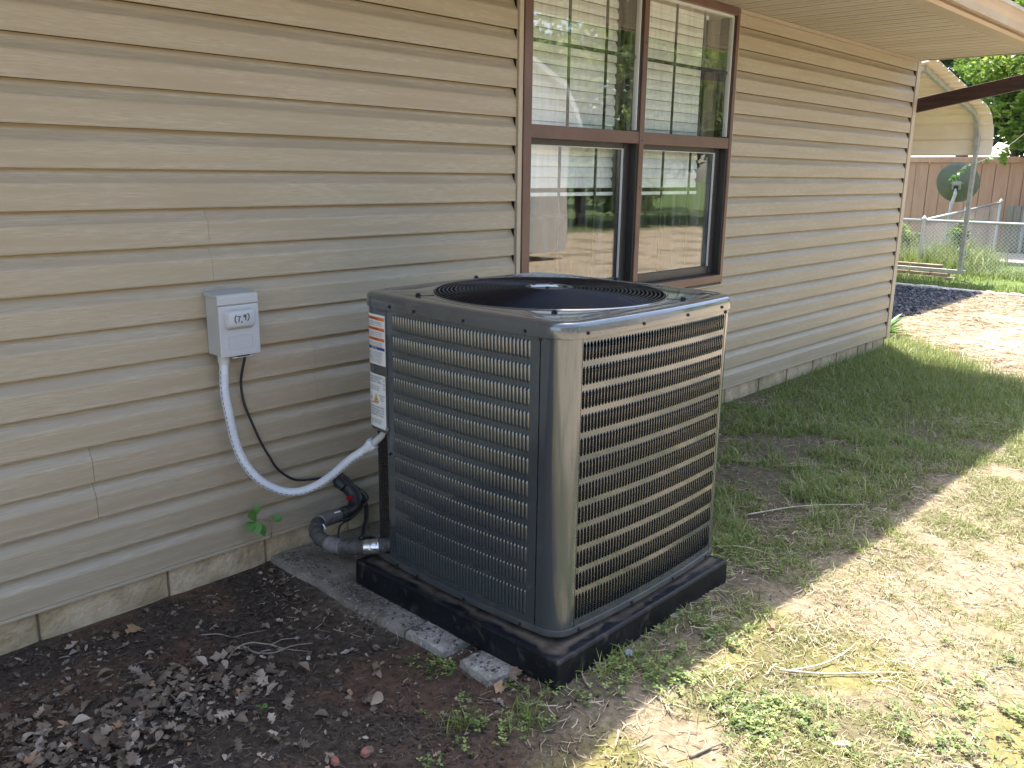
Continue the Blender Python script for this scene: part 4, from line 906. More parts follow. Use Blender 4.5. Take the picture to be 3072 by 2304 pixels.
rosettes(cluster(170, [(2.15, -1.50, .09), (2.4, -1.55, .10), (1.93, -1.52, .06), (2.05, -1.62, .06), (1.72, -1.42, .07), (1.50, -1.36, .06), (2.9, -1.30, .1), (1.60, -1.05, .03), (2.85, -.85, .1), (3.1, -.5, .15)]), 'shade_clover', 'clover', 'dull green clover scattered in the shade beside the pad')
# dark soil crumbs and chips
def crumbs(n, x0, x1, y0, y1, dens, s0, s1, name, m, lab, cat_, flat=.6, vfn=None, zoff=0):
    x, y = scatter(n, x0, x1, y0, y1, dens, r1); nn = len(x); s_ = s0+(s1-s0)*r1.random(nn)**3; oc = np.array([(1, 0, 0), (0, 1, 0), (-1, 0, 0), (0, -1, 0), (0, 0, 1), (0, 0, -1)], float)
    V = oc[None]*r1.uniform(.6, 1.2, (nn, 6, 1))*s_[:, None, None]; V[:, :, 2] *= flat; a = r1.uniform(0, PI, nn); ca, sa = np.cos(a)[:, None], np.sin(a)[:, None]
    X_ = V[:, :, 0]*ca-V[:, :, 1]*sa; Y_ = V[:, :, 0]*sa+V[:, :, 1]*ca; tl = r1.normal(0, .4, nn)[:, None]
    V = np.stack([X_+x[:, None], Y_+y[:, None], V[:, :, 2]+tl*X_+(H(x, y)+s_*.25+zoff)[:, None]], -1)
    f = np.array([(0, 1, 4), (1, 2, 4), (2, 3, 4), (3, 0, 4), (1, 0, 5), (2, 1, 5), (3, 2, 5), (0, 3, 5)]); F_ = ((np.arange(nn)*6)[:, None, None]+f[None]).reshape(-1, 3)
    return tag(npmesh(name, V.reshape(-1, 3), F_, m, v=np.repeat(r1.random(nn)**1.3, 6)), lab, cat_, kind='stuff')
crumbs(15000, .25, 2.0, -1.9, -.01, lambda x, y: soilmask(x, y)*(.3+.7*sst(.4, .6, fbm(x, y, 5, 3, 66))), .002, .011, 'soil_clods', 'clod', 'dark crumbs of bare soil beside the foundation', 'soil')
crumbs(5200, .25, 2.4, -2.0, -.01, lambda x, y: soilmask(x, y)*.8+.15, .0015, .006, 'debris_chips', 'debris', 'tiny bark and leaf chips spread over the dark soil', 'litter', flat=.3)
crumbs(9000, 1.9, 5.5, -3.0, -.9, lambda x, y: .55*(1-soilmask(x, y))*sst(.4, .6, fbm(x, y, 4, 3, 67)), .0012, .006, 'dirt_grit', 'debris', 'grit and small crumbs on the sandy dirt path', 'grit', flat=.6)
crumbs(17000, 9.2, 12.95, .42, 3.6, lambda x, y: (y > .52+.06*np.sin(x*9))*1.0, .012, .034, 'gravel', 'gravel', 'dark gravel in the shade of the carport', 'gravel', flat=.7)

# crumbs and soil swept over the slab edge
def slab_dirt(n):
    V = []; F_ = []; k = 0; vv = []
    for i in range(n):
        x = 1.665+abs(random.gauss(0, .05)); y = random.uniform(-1.22, -.02)
        if random.random() < .35: x = random.uniform(1.67, 1.80)
        if x > 1.745 and y < -.41: continue
        s_ = random.uniform(.002, .008); z = .037+s_*.2; a = random.uniform(0, PI); c, d = math.cos(a)*s_, math.sin(a)*s_
        V += [(x+c, y+d, z), (x-d*.6, y+c*.6, z+s_*.3), (x-c, y-d, z), (x+d*.6, y-c*.6, z+s_*.15)]; F_.append((k, k+1, k+2, k+3)); k += 4; vv += [random.random()]*4
    return tag(npmesh('slab_debris', V, F_, 'debris', v=vv), 'crumbs of leaf and soil lying on the slab and stones beside the pad', 'litter', kind='stuff')
slab_dirt(480)
# ---- dead leaves
def oak(L=.07, lobes=3, seed=0, w=.42):
    r_ = random.Random(seed); side = []
    n = lobes*2+1
    for i in range(n+1):
        t = i/n; env = math.sin(PI*min(.97, .10+.86*t))**.8*w; amp = (1.0 if i % 2 else .38)*r_.uniform(.8, 1.15); side.append((t, env*amp if 0 < i < n else .03))
    rows = []
    for t, h_ in side:
        b = .10*L*math.sin(3*t+seed); fw = .9*L*(0.06)*math.sin(5*t+seed*2)
        rows.append([(t*L+(.06*L if h_ > .2 else 0), -h_*L, b+fw+.35*h_*L*r_.uniform(.1, .9)), (t*L, 0, b), (t*L+(.06*L if h_ > .2 else 0), h_*L, b-fw+.35*h_*L*r_.uniform(.1, .9))])
    return rows
def plain(L=.05, seed=0, w=.24):
    r_ = random.Random(seed); rows = []; cu = r_.uniform(.1, .6)
    for i in range(6):
        t = i/5; h_ = w*math.sin(PI*min(.98, .03+.95*t)); b = .16*L*math.sin(PI*t)*r_.choice((1, 1, -.3)); rows.append([(t*L, -h_*L, b+cu*h_*L), (t*L, 0, b), (t*L, h_*L, b+cu*h_*L)])
    return rows
shapes = [oak(1, 3, 1), oak(1, 2, 2, .38), oak(1, 4, 3, .36), oak(1, 3, 7, .5), plain(1, 4), plain(1, 5, .2), plain(1, 6, .3)]
def leaf_field(pts, name, m, lab, smin, smax, zlift=.012):
    V = []; F_ = []; vv = []; k = 0
    for x, y in pts:
        rows = random.choice(shapes); n = len(rows); L_ = random.uniform(smin, smax)
        M_ = Matrix.Translation((x, y, float(H(x, y))+random.uniform(.002, zlift))) @ Matrix.Rotation(random.uniform(0, 2*PI), 4, 'Z') @ Matrix.Rotation(random.gauss(0, .28), 4, 'X') @ Matrix.Rotation(random.gauss(0, .22), 4, 'Y')
        if random.random() < .3: M_ = M_ @ Matrix.Rotation(PI, 4, 'X')
        for r_ in rows:
            for p in r_: V.append(tuple(M_ @ (Vector(p)*L_)))
        for i in range(n-1):
            for j in range(2): F_.append((k+i*3+j, k+i*3+j+1, k+i*3+j+4, k+i*3+j+3))
        vv += [random.betavariate(1.6, 1.7)]*(3*n); k += 3*n
    return tag(npmesh(name, V, F_, m, smooth=True, v=vv), lab, 'leaves', kind='stuff')
pile = [(1.03, -.565, .05), (.95, -.53, .05), (.98, -.62, .04), (.905, -.61, .04), (.96, -.70, .035), (.79, -.60, .05), (.65, -.55, .06), (.58, -.52, .06), (.70, -.64, .05), (.82, -.70, .04), (1.12, -.62, .04), (1.18, -.70, .03), (.62, -.60, .06), (.72, -.70, .05), (.55, -.62, .06), (.60, -.50, .10), (.85, -.62, .12), (.75, -.75, .08), (1.0, -.8, .12), (.6, -.4, .14), (.75, -.45, .16), (1.1, -.55, .14), (.9, -.75, .16), (1.1, -.9, .15)]
def pts_pile(n, cs):
    out = []
    while len(out) < n:
        cx, cy, s_ = random.choice(cs); x, y = random.gauss(cx, s_), random.gauss(cy, s_)
        if y < -.03 and not bool(keep_out(np.array([x]), np.array([y]))[0]): out.append((x, y))
    return out
lp = tag(empty('leaf_pile', (.85, -.6, 0)), 'drift of curled grey brown dead leaves at the lower left of the dark soil', 'leaf pile')
specs = []
for x, y in pts_pile(900, pile): specs.append((random.uniform(.2, 1)**1.6*.048+.010, x, y, random.randrange(7), random.choice((.08, .25, .42, .55, .7, .88, .5, .35, .97 if random.random() < .2 else .3)), random.uniform(0, 2*PI), random.gauss(0, .42), random.gauss(0, .34), random.random() < .35, random.uniform(.002, .024)))
specs.sort(reverse=True); cache = {}; V = []; F_ = []; vv = []; k = 0
for i, (L_, x, y, si, v_, rz, rx, ry, flip, dz) in enumerate(specs):
    rows = shapes[si]; n = len(rows); h0 = float(H(x, y))+dz
    M_ = Matrix.Translation((x, y, h0)) @ Matrix.Rotation(rz, 4, 'Z') @ Matrix.Rotation(rx+(PI if flip else 0), 4, 'X') @ Matrix.Rotation(ry, 4, 'Y') @ Matrix.Scale(L_, 4)
    fq = [(a*3+j, a*3+j+1, a*3+j+4, a*3+j+3) for a in range(n-1) for j in range(2)]
    pts = [Vector(p)+Vector((0, 0, .55*p[1]*p[1]+.22*(p[0]-.5)**2)) for r_ in rows for p in r_]
    if i < 300:
        key = (si, v_)
        if key not in cache:
            o = npmesh('leaf', [tuple(p) for p in pts], fq, 'leaf_dry', lp, smooth=True, v=[v_]*len(pts)); cache[key] = o.data
        else:
            o = bpy.data.objects.new('leaf', cache[key]); C.objects.link(o); o.parent = lp; o.matrix_parent_inverse = lp.matrix_basis.inverted()
        o.matrix_basis = M_
    else:
        V += [tuple(M_ @ p) for p in pts]; F_ += [tuple(k+q for q in f) for f in fq]; vv += [v_]*len(pts); k += len(pts)
tag(npmesh('small_leaves', V, F_, 'leaf_dry', lp, smooth=True, v=vv), kind='stuff')
wide = [(random.uniform(.4, 1.75), random.uniform(-1.35, -.03)) for _ in range(620)]
wide = [p for p in wide if float(soilmask(np.array([p[0]]), np.array([p[1]]))[0]) > .5 and not bool(keep_out(np.array([p[0]]), np.array([p[1]]))[0])]
leaf_field(wide+pts_pile(130, [(1.60, -.28, .05), (1.62, -.12, .04), (1.57, -.50, .07), (1.62, -.62, .04), (1.5, -.12, .08), (1.0, -.10, .12), (.85, -.25, .1)]), 'leaf_litter', 'leaf_dry', 'thin scatter of small broken dead leaves over the dark soil', .008, .030, .008)
extra = [(random.uniform(1.8, 4.5), random.uniform(-2.6, -.2)) for _ in range(210)]
leaf_field([p for p in extra if not bool(keep_out(np.array([p[0]]), np.array([p[1]]))[0])], 'leaf_litter', 'leaf_dry', 'few pale dead leaves lying in the thin grass right of the pad', .010, .030, .012)
# single leaves one can point to
LG = 'dead leaves one can pick out on the soil'
def leaf_thing(x, y, L_, rot, rows, m, lab, tilt=(0, 0), z=.008):
    mb = MB(); mb.loft([[tuple(Vector(p)*L_) for p in r_] for r_ in rows], closed=False)
    mb.tube([Vector((-.18*L_, 0, .01*L_)), Vector((0, 0, 0)), Vector((.9*L_, 0, .004))] if False else [Vector((-.2*L_, .01*L_, .02*L_)), Vector((.02*L_, 0, 0))], .0009, 4)
    o = mb.build('dead_leaf', m, None, smooth=True); o.location = (x, y, float(H(x, y))+z); o.rotation_euler = (tilt[0], tilt[1], rot); tag(o, lab, 'leaf', LG); return o
leaf_thing(1.02, -.155, .075, .6, oak(1, 3, 7, .5), 'leaf_tan', 'tan lobed oak leaf near the foundation, largest of the tan ones', (.2, .1))
leaf_thing(.965, -.14, .045, 2.2, oak(1, 2, 2, .4), 'leaf_tan', 'small tan leaf just left of the large tan oak leaf', (.3, 0))
leaf_thing(.875, -.045, .035, 1.4, plain(1, 4), 'leaf_grey', 'pale curled leaf standing against the foundation block joint', (.9, .2), .015)
leaf_thing(1.00, -.115, .040, 4.2, oak(1, 3, 1), 'leaf_brown', 'brown leaf between the tan oak leaf and the foundation')
leaf_thing(.955, -.215, .055, .4, oak(1, 3, 3, .3), 'leaf_brown', 'narrow brown oak leaf below the small tan leaf')
leaf_thing(.835, -.15, .035, .3, plain(1, 6, .3), 'leaf_grey', 'pale flat chip of leaf left of the narrow brown leaf', (.2, .2))
leaf_thing(1.13, -.415, .050, .9, oak(1, 2, 9, .3), 'leaf_grey', 'grey lobed leaf lying alone on red soil left of the forked twig')
leaf_thing(1.17, -.32, .040, 1.7, plain(1, 5, .28), 'leaf_grey', 'small upright grey leaf above the lone grey lobed leaf', (.6, .2))
leaf_thing(1.195, -.47, .050, 0.2, plain(1, 12, .22), 'leaf_brown', 'smooth brown leaf under the thick end of the forked twig', (.2, 0))
leaf_thing(1.575, -.345, .095, .4, oak(1, 4, 3, .42), 'leaf_brown', 'big brown oak leaf with long lobes beside the slab edge', (.1, .1))
leaf_thing(1.555, -.275, .060, 1.0, oak(1, 3, 14, .4), 'leaf_brown', 'brown oak leaf closer to the wall than the big one by the slab', (.15, 0))
leaf_thing(1.515, -.565, .050, 1.1, plain(1, 5, .22), 'leaf_brown', 'folded brown leaf tipped up between the twig and the slab', (.8, .3), .018)
leaf_thing(1.495, -.775, .050, 2.6, oak(1, 2, 2, .3), 'leaf_grey', 'flat grey brown leaf left of the folded upright leaf near the pavers')
leaf_thing(1.525, -.83, .055, .9, plain(1, 4, .28), 'leaf_brown', 'folded light brown leaf tipped upright near the pavers', (.7, .5), .02)
leaf_thing(1.565, -.835, .040, 2.4, oak(1, 2, 5, .35), 'leaf_grey', 'pale grey leaf touching the folded upright leaf near the pavers', (.3, -.3))
leaf_thing(1.655, -1.245, .060, 5.2, oak(1, 2, 8, .45), 'leaf_tan', 'crumpled tan leaf against the stone at the pad corner', (.4, .3), .014)
leaf_thing(1.70, -1.275, .055, .4, oak(1, 3, 6, .45), 'leaf_brown', 'wide brown leaf at the front corner of the pad', (.3, -.2), .014)
leaf_thing(1.325, -.970, .050, .9, plain(1, 5, .2), 'leaf_tan', 'orange brown curled leaf alone on dark soil below the pavers', (.5, .1), .010)
leaf_thing(1.62, -1.335, .050, 1.3, oak(1, 2, 11, .4), 'leaf_grey', 'pale grey leaf in thin grass below the pad corner', (.3, .2))
leaf_thing(2.34, -1.425, .050, .3, oak(1, 3, 12, .42), 'leaf_grey', 'grey lobed leaf in front of the long pad side', (.2, .2))
leaf_thing(2.90, -1.20, .055, 2.0, plain(1, 6, .3), 'leaf_grey', 'rounded grey leaf just right of the far pad corner', (.3, .2))
leaf_thing(1.47, -.90, .055, 4.5, plain(1, 4, .2), 'leaf_brown', 'dark brown leaf below the folded upright leaf', (.3, .1))
# twigs and sticks
def twig(lab, paths, r, m='twig', name='twig', cat_='twig'):
    mb = MB()
    for P in paths:
        P3 = [(x, y, float(H(x, y))+z) for x, y, z in P]; s_ = spline(P3, 6); n = len(s_); mb.tube(s_, [r*(1-.75*i/n) for i in range(n)], 6)
    return tag(mb.build(name, m, None, smooth=True), lab, cat_)
twig('long forked twig lying on the dark soil', [[(1.193, -.50, .004), (1.238, -.475, .012), (1.285, -.487, .02), (1.329, -.531, .014), (1.373, -.527, .010), (1.404, -.552, .012)], [(1.257, -.482, .014), (1.273, -.534, .008), (1.311, -.578, .006), (1.374, -.589, .010), (1.426, -.629, .014)], [(1.329, -.531, .013), (1.35, -.58, .006), (1.40, -.66, .004)]], .0042)
twig('thin wavy root on the soil above the forked twig', [[(1.20, -.29, .004), (1.248, -.332, .006), (1.27, -.392, .006), (1.32, -.41, .008), (1.377, -.436, .004)]], .0028)
twig('slender dark twig near the leaf drift', [[(.93, -.37, .004), (.95, -.42, .02), (.94, -.48, .02), (.90, -.53, .01)]], .0018)
twig('long pale stalk lying in the sunlit moss', [[(2.33, -1.83, .012), (2.42, -1.93, .012), (2.50, -2.0, .010), (2.585, -2.072, .008), (2.64, -2.129, .006)]], .0042, 'twig_pale', 'stalk', 'stick')
twig('pale bent stick crossing the long stalk', [[(2.356, -1.846, .006), (2.459, -1.904, .012), (2.56, -1.93, .018), (2.65, -1.938, .022)]], .0040, 'twig_pale', 'stick', 'stick')
twig('short grey stick at the right end of the sandy patch', [[(2.873, -2.293, .004), (2.91, -2.315, .010), (2.946, -2.355, .006)]], .0045, 'twig', 'stick', 'stick')
twig('brown stick near the bottom edge of the shadow', [[(1.80, -1.84, .006), (1.87, -1.865, .008), (1.929, -1.888, .010)]], .0055, 'twig', 'stick', 'stick')
twig('thin stick lying in the shaded grass right of the pad', [[(2.98, -1.21, .01), (3.05, -1.30, .02), (3.09, -1.42, .015)]], .0032, 'twig_pale', 'stick', 'stick')
twig('short upright grey stick by the front pad corner', [[(1.825, -1.48, .004), (1.835, -1.45, .008), (1.85, -1.425, .014)]], .0040, 'twig', 'stick', 'stick')
twig('long fine stick in the shade near the sunlit edge', [[(3.45, -1.10, .02), (3.7, -1.25, .03), (3.95, -1.45, .02)]], .0035, 'twig_pale', 'stick', 'stick')
def chip(x, y, L_, W_, T_, rot, m, name, lab, cat_, tilt=.1):
    mb = MB(); n = 5; rows = []
    for i in range(n):
        t = i/(n-1)-.5; w_ = W_*(1-.35*abs(t)*2)*random.uniform(.85, 1.1); rows.append([(t*L_, -w_/2, 0), (t*L_, -w_/2.3, T_), (t*L_, w_/2.3, T_*random.uniform(.8, 1.1)), (t*L_, w_/2, 0)])
    mb.loft(rows); mb.f += [(0, 1, 2, 3), tuple(4*(n-1)+k for k in (3, 2, 1, 0))]
    o = mb.build(name, m, None, fixn=True); o.location = (x, y, float(H(x, y))+.002); o.rotation_euler = (tilt, tilt*.5, rot); return tag(o, lab, cat_)
chip(1.945, -2.005, .080, .018, .010, -.95, 'bark_chip', 'bark_chip', 'dark red brown bark chip at the bottom of the sunlit ground', 'wood chip')
chip(1.99, -1.985, .060, .016, .010, -.2, 'bark_chip', 'bark_chip', 'bark chip lying behind the dark red brown one', 'wood chip')
chip(2.13, -2.11, .055, .020, .007, -.7, 'twig_pale', 'wood_chip', 'pale flat wood chip in the sunlit grass', 'wood chip')
chip(2.55, -1.69, .060, .020, .012, .5, 'bark_chip', 'bark_chip', 'bark piece lying on the edge of the sunlight', 'wood chip')
chip(2.29, -1.715, .026, .008, .006, -.5, 'ink_yellow', 'wood_chip', 'small yellow chip just inside the sunlight', 'wood chip')
chip(1.209, -1.205, .036, .026, .012, .3, 'brick_red', 'brick_fragment', 'red brick fragment in the grass near the bottom', 'brick')
chip(1.127, -1.178, .032, .022, .010, 1.3, 'brick_red', 'brick_fragment', 'red brick fragment lowest in the dark soil', 'brick')
chip(1.776, -1.285, .020, .014, .010, .3, 'brick_red', 'brick_fragment', 'tiny orange brick crumb against the pad corner', 'brick')
chip(2.139, -1.385, .030, .018, .008, .2, 'brick_red', 'brick_fragment', 'dull brick crumb in front of the pad side', 'brick')
chip(1.37, -.689, .020, .014, .006, .8, 'chip_white', 'white_chip', 'white shell like chip below the forked twig', 'chip')
chip(.846, -.62, .028, .014, .006, .2, 'chip_white', 'white_chip', 'white chip among the drift of leaves', 'chip')
mb = MB(); mb.tube([(0, 0, 0), (0, 0, .006)], .0135, 18); mb.tube([(0, 0, .006), (0, 0, .0075)], .0095, 16); o = mb.build('bottle_cap', 'cap_blue', None, smooth=True, auto=40); o.location = (2.06, -1.45, float(H(2.06, -1.45))+.004); o.rotation_euler = (.3, -.2, 0); tag(o, 'round blue grey bottle cap lying in front of the pad', 'cap')
# green tufts and single weeds
for i, (x, y, lab) in enumerate(((1.46, -1.30, 'grass tuft at the bottom by the brick fragment'), (1.62, -1.42, 'grass tuft below the front pad corner'), (2.05, -1.55, 'grass tuft between the pad front and the sunlight'), (3.05, -1.25, 'long bladed grass tuft right of the pad'), (2.9, -.9, 'grass tuft beside the far pad corner'))):
    n = 46; P = np.stack([r1.normal(x, .022, n), r1.normal(y, .022, n), np.zeros(n)], 1); P[:, 2] = H(P[:, 0], P[:, 1])-.002
    o = blades(P, r1.uniform(.03, .085, n), r1.uniform(.002, .004, n), r1.uniform(.3, 1.3, n), r1.uniform(.1, .6, n), 'grass_tuft', 'grass', lab, 'grass', seg=3); del o['kind']
sd2 = tag(empty('seedling', (1.10, -.86, 0)), 'single bright green seedling leaf in the soil near the bottom', 'plant')
MB().tube([(1.10, -.86, float(H(1.10, -.86))), (1.10, -.86, .03)], .0012, 5).build('stem', 'sprout', sd2); put_leaf((1.10, -.86, .03), (.2, -.4, .1), .2, .022, .011, sd2); put_leaf((1.10, -.86, .03), (-.5, .1, .15), .2, .018, .009, sd2)

# ================================================================ background
# dark beam at the house corner
tag(MB().prism([(-.93, 2.360-.059+.0), (.6, 2.100-.0), (.6, 1.985), (-1.6, 2.345), (-1.6, 2.462)], 8.105, 8.150, lambda t, p: (t, p[0], p[1])).build('timber_beam', 'beam_wood', None, fixn=True) if False else
    MB().prism([(-2.2, 2.603), (.35, 2.125), (.35, 2.008), (-2.2, 2.486)], 8.112, 8.150, lambda t, p: (t, p[0], p[1])).build('timber_beam', 'beam_wood', None, fixn=True, bevel=.003), 'dark brown sloping timber beam sticking out behind the house corner', 'beam')
# carport
cpt = tag(empty('carport', (12, 4, 0)), 'tan metal carport with galvanized legs standing beyond the house corner', 'carport')
prof = [(14.362, .16), (14.362, 2.02), (14.345, 2.13), (14.29, 2.25), (14.19, 2.35), (14.02, 2.44), (13.80, 2.49), (13.50, 2.535), (12.63, 2.70), (11.80, 2.855)]
prof = prof+[(23.4-x, z) for x, z in prof[::-1][1:]]
for fy in (1.28, 2.9, 4.5, 6.1):
    mb = MB()
    for a, b in zip(prof[:-1], prof[1:]):
        A3 = Vector((a[0], fy, a[1])); B3 = Vector((b[0], fy, b[1])); d = (B3-A3)/2; nrm = Vector((d.z, 0, -d.x)).normalized()*.029; mb.obox((A3+B3)/2, d*1.03, (0, .029, 0), nrm)
    mb.build('frame_hoop', 'galvanized', cpt, bevel=.004)
mb = MB(); mb.box(14.335, 14.392, 1.20, 6.4, .10, .158); mb.build('base_rail', 'galvanized', cpt, bevel=.004)
mb = MB(); mb.box(9.01, 9.068, 1.20, 6.4, .02, .078); mb.build('base_rail', 'galvanized', cpt)
# brace collar on the near leg
MB().box(14.325, 14.40, 1.245, 1.315, 1.98, 2.13).build('brace_collar', 'galvanized', cpt, bevel=.004)
# sheets: each panel covers a strip of the hoop, standing seam ribs between; running in y
sp_ = [(14.408, 1.86), (14.408, 2.03), (14.39, 2.15), (14.33, 2.28), (14.22, 2.385), (14.03, 2.478), (13.80, 2.528), (13.50, 2.573), (12.63, 2.738), (11.70, 2.905)]
sp_ = sp_+[(23.4-x, z) for x, z in sp_[::-1][1:]]
# resample to equal arc length
Ls = [0]
for a, b in zip(sp_[:-1], sp_[1:]): Ls.append(Ls[-1]+math.dist(a, b))
def at(s_):
    for i in range(len(Ls)-1):
        if s_ <= Ls[i+1]+1e-9:
            t = (s_-Ls[i])/(Ls[i+1]-Ls[i]); return Vector((sp_[i][0]+(sp_[i+1][0]-sp_[i][0])*t, sp_[i][1]+(sp_[i+1][1]-sp_[i][1])*t))
    return Vector(sp_[-1])
stp = .225; n = int(Ls[-1]/stp)
for i in range(n):
    a = i*stp-.002; b = (i+1)*stp+.002; pts = [at(a+(b-a)*k/4) for k in range(5)]; mid = at((a+b)/2); dd = (pts[-1]-pts[0]).normalized(); out = Vector((-dd.y, dd.x)); 
    if out.dot(mid-Vector((11.7, 1.0))) < 0: out = -out
    e0_ = at(a+.014); e1_ = at(b-.014)
    L_ = [pts[0]+out*0, e0_+out*.030]+[pts[1]+out*.030, pts[2]+out*.030, pts[3]+out*.030]+[e1_+out*.030, pts[4]]
    cl = L_+[q+out*.003 for q in L_[::-1]]
    y0_ = 1.09+random.uniform(-.006, .006)
    MB().prism([(q.x, q.y) for q in cl], y0_, 6.6, lambda t, p: (p[0], t, p[1])).build('roof_sheet', 'carport_sheet', cpt, fixn=True)
# landscape blocks under the rail
rw = tag(empty('edging_wall', (14.3, 2.5, 0)), 'low wall of rough landscape blocks under the carport base rail', 'wall')
for row in range(2):
    y = 1.30+.12*row
    while y < 5.8:
        l = random.uniform(.26, .34); x0 = 14.22+random.uniform(-.02, .02)+.03*row
        MB().box(x0, x0+.16, y, y+l-.014, .0+.05*row, .047+.05*row).build('landscape_block', 'timber_block', rw, bevel=.007); y += l
tag(MB().box(14.5, 14.62, 1.6, 6.2, .10, .20).build('landscape_timber', 'timber_block', None, bevel=.01), 'weathered timber lying behind the carport base rail', 'timber')
st_ = []
for i in range(90):
    t = i/90; st_.append((12.98+random.gauss(0, .03)+.15*t*0, 3.6-3.9*t))
V = []
mb = MB()
for x, y in st_:
    s_ = random.uniform(.025, .05); mb.obox((x, y, .012), (s_, random.uniform(-.01, .01), 0), (random.uniform(-.01, .01), s_*1.2, 0), (0, 0, s_*.5))
tag(mb.build('edging_stones', 'stone_white', None, bevel=.006), 'row of pale edging stones between dark gravel and grass', 'stones', kind='stuff')
# chain link fences
def chain(name, A3, B3, ht_a, ht_b, lab, posts, wr=.0024):
    A3, B3 = Vector(A3), Vector(B3); f = tag(empty(name, A3), lab, 'fence'); d = B3-A3; L_ = d.length; dn = d.normalized()
    mb = MB(); mb.cyl(A3+Vector((0, 0, ht_a)), B3+Vector((0, 0, ht_b)), .021, 10); mb.build('top_rail', 'chainlink', f, smooth=True)
    for t in posts:
        p = A3+d*t; h_ = ht_a+(ht_b-ht_a)*t+.03; mb = MB(); mb.cyl(p, p+Vector((0, 0, h_)), .032, 12); mb.tube([p+Vector((0, 0, h_)), p+Vector((0, 0, h_+.012)), p+Vector((0, 0, h_+.055))], [.042, .036, .004], 12); mb.build('post', 'chainlink', f, smooth=True, auto=40)
    V = []; F_ = []; k = 0; step = .062; r = wr
    nrm = Vector((-dn.y, dn.x, 0))
    for sgn in (1, -1):
        u = -1.2
        while u < L_+1.2:
            # a diagonal wire from bottom to top, clipped to the panel
            z0, z1 = .03, min(ht_a, ht_b)-.01; u0, u1 = u, u+sgn*(z1-z0)
            ua, ub = (u0, u1) if u0 < u1 else (u1, u0); za, zb = (z0, z1) if u0 < u1 else (z1, z0)
            if ub > 0 and ua < L_:
                if ua < 0: za = za+(zb-za)*(0-ua)/(ub-ua); ua = 0
                if ub > L_: zb = za+(zb-za)*(L_-ua)/(ub-ua); ub = L_
                g_ = lambda uu: (ht_a+(ht_b-ht_a)*uu/L_)/min(ht_a, ht_b)
                p = A3+dn*ua+Vector((0, 0, za*g_(ua))); q = A3+dn*ub+Vector((0, 0, zb*g_(ub))); t_ = (q-p).normalized(); s_ = t_.cross(nrm).normalized()*r; o2 = nrm*r
                for c in (p, q): V.extend([tuple(c+s_), tuple(c+o2), tuple(c-s_), tuple(c-o2)])
                F_ += [(k+i, k+(i+1) % 4, k+4+(i+1) % 4, k+4+i) for i in range(4)]; k += 8
            u += step
    tag(npmesh('wire_mesh', V, F_, 'chainlink', f), kind='stuff'); return f
chain('chain_link_fence', (15.3, 2.2, 0), (20.3, 2.38, 0), .84, 1.05, 'chain link fence running back from its corner post to the red board fence', (0, .5, 1), .0011)
chain('chain_link_fence', (15.3, 2.16, 0), (15.3, -3.2, 0), .84, .86, 'chain link fence running across the yard in front of the concrete pad', (.52, 1))
chain('chain_link_fence', (15.3, 2.24, 0), (15.3, 7, 0), .84, .86, 'chain link fence continuing left behind the carport', (.5, 1))
# board fence
bf = tag(empty('board_fence', (20.8, 3, 0)), 'tall reddish brown board fence at the back of the yard', 'fence')
y = -6.0; i = 0
while y < 12:
    w_ = .272; x_ = 20.8+random.uniform(-.006, .006)
    MB().box(x_, x_+.02, y, y+w_-.010, .0, 1.87).build('board', 'fence_board', bf); y += w_; i += 1
MB().box(20.84, 20.86, -6, 12, .03, 1.84).build('fence_backing', 'interior_dark', bf)
MB().box(20.74, 20.80-.008, -6, 12, 1.86, 1.975).build('cap_rail', 'fence_board', bf, bevel=.004)
MB().box(20.66, 20.79, 1.28, 1.44, 0, 1.86).build('post', 'fence_board', bf, bevel=.005)
gate = tag(empty('grey_gate', (20.5, 2.1, 0)), 'narrow weathered grey post and boards beside the chain link end', 'gate')
for yy in (2.30, 2.16, 2.02): MB().box(20.50, 20.53, yy-.128, yy, .05, .98).build('board', 'fence_grey', gate)
MB().box(20.46, 20.52, 1.92, 1.975, 0, 1.08).build('post', 'galvanized', gate)
# satellite dish
sdh = tag(empty('satellite_dish', (17.5, 2.42, 0)), 'grey green satellite dish on a pole seen from behind', 'satellite dish')
ctr = Vector((17.5, 2.42, 1.45)); ax_ = Vector((.93, .12, .34)).normalized(); sx_ = ax_.cross(Vector((0, 0, 1))).normalized(); sy_ = sx_.cross(ax_).normalized()
mb = MB(); rings = []
for r, dz in ((.02, -.075), (.12, -.068), (.22, -.045), (.31, -.018), (.362, .0), (.366, .004), (.362, .008), (.30, -.010), (.15, -.050), (.01, -.067)):
    rings.append([tuple(ctr+ax_*dz+(sx_*math.cos(2*PI*i/40)*1.0+sy_*math.sin(2*PI*i/40)*1.04)*r) for i in range(40)])
mb.loft(rings); mb.build('reflector', 'dish_grey', sdh, smooth=True, auto=50)
mb = MB(); mb.obox(ctr-ax_*.10-sy_*.02, ax_*.035, sx_*.075, sy_*.07); mb.build('mount_bracket', 'galvanized', sdh, bevel=.006)
mb = MB(); mb.obox(ctr-ax_*.15-sy_*.06, ax_*.03, sx_*.035, sy_*.05); mb.build('mount_clamp', 'screw_black', sdh, bevel=.004)
mb = MB(); mb.tube([ctr-ax_*.15-sy_*.05, ctr-ax_*.17-sy_*.16, (17.36, 2.44, 1.05), (17.36, 2.46, .0)], .032, 12); mb.build('pole', 'galvanized', sdh, smooth=True)
mb = MB(); mb.tube([ctr-sy_*.36, ctr-sy_*.40+ax_*.2, ctr-sy_*.22+ax_*.45], .012, 8); mb.obox(ctr-sy_*.2+ax_*.47, ax_*.05, sx_*.03, sy_*.03); mb.build('feed_arm', 'dish_grey', sdh)
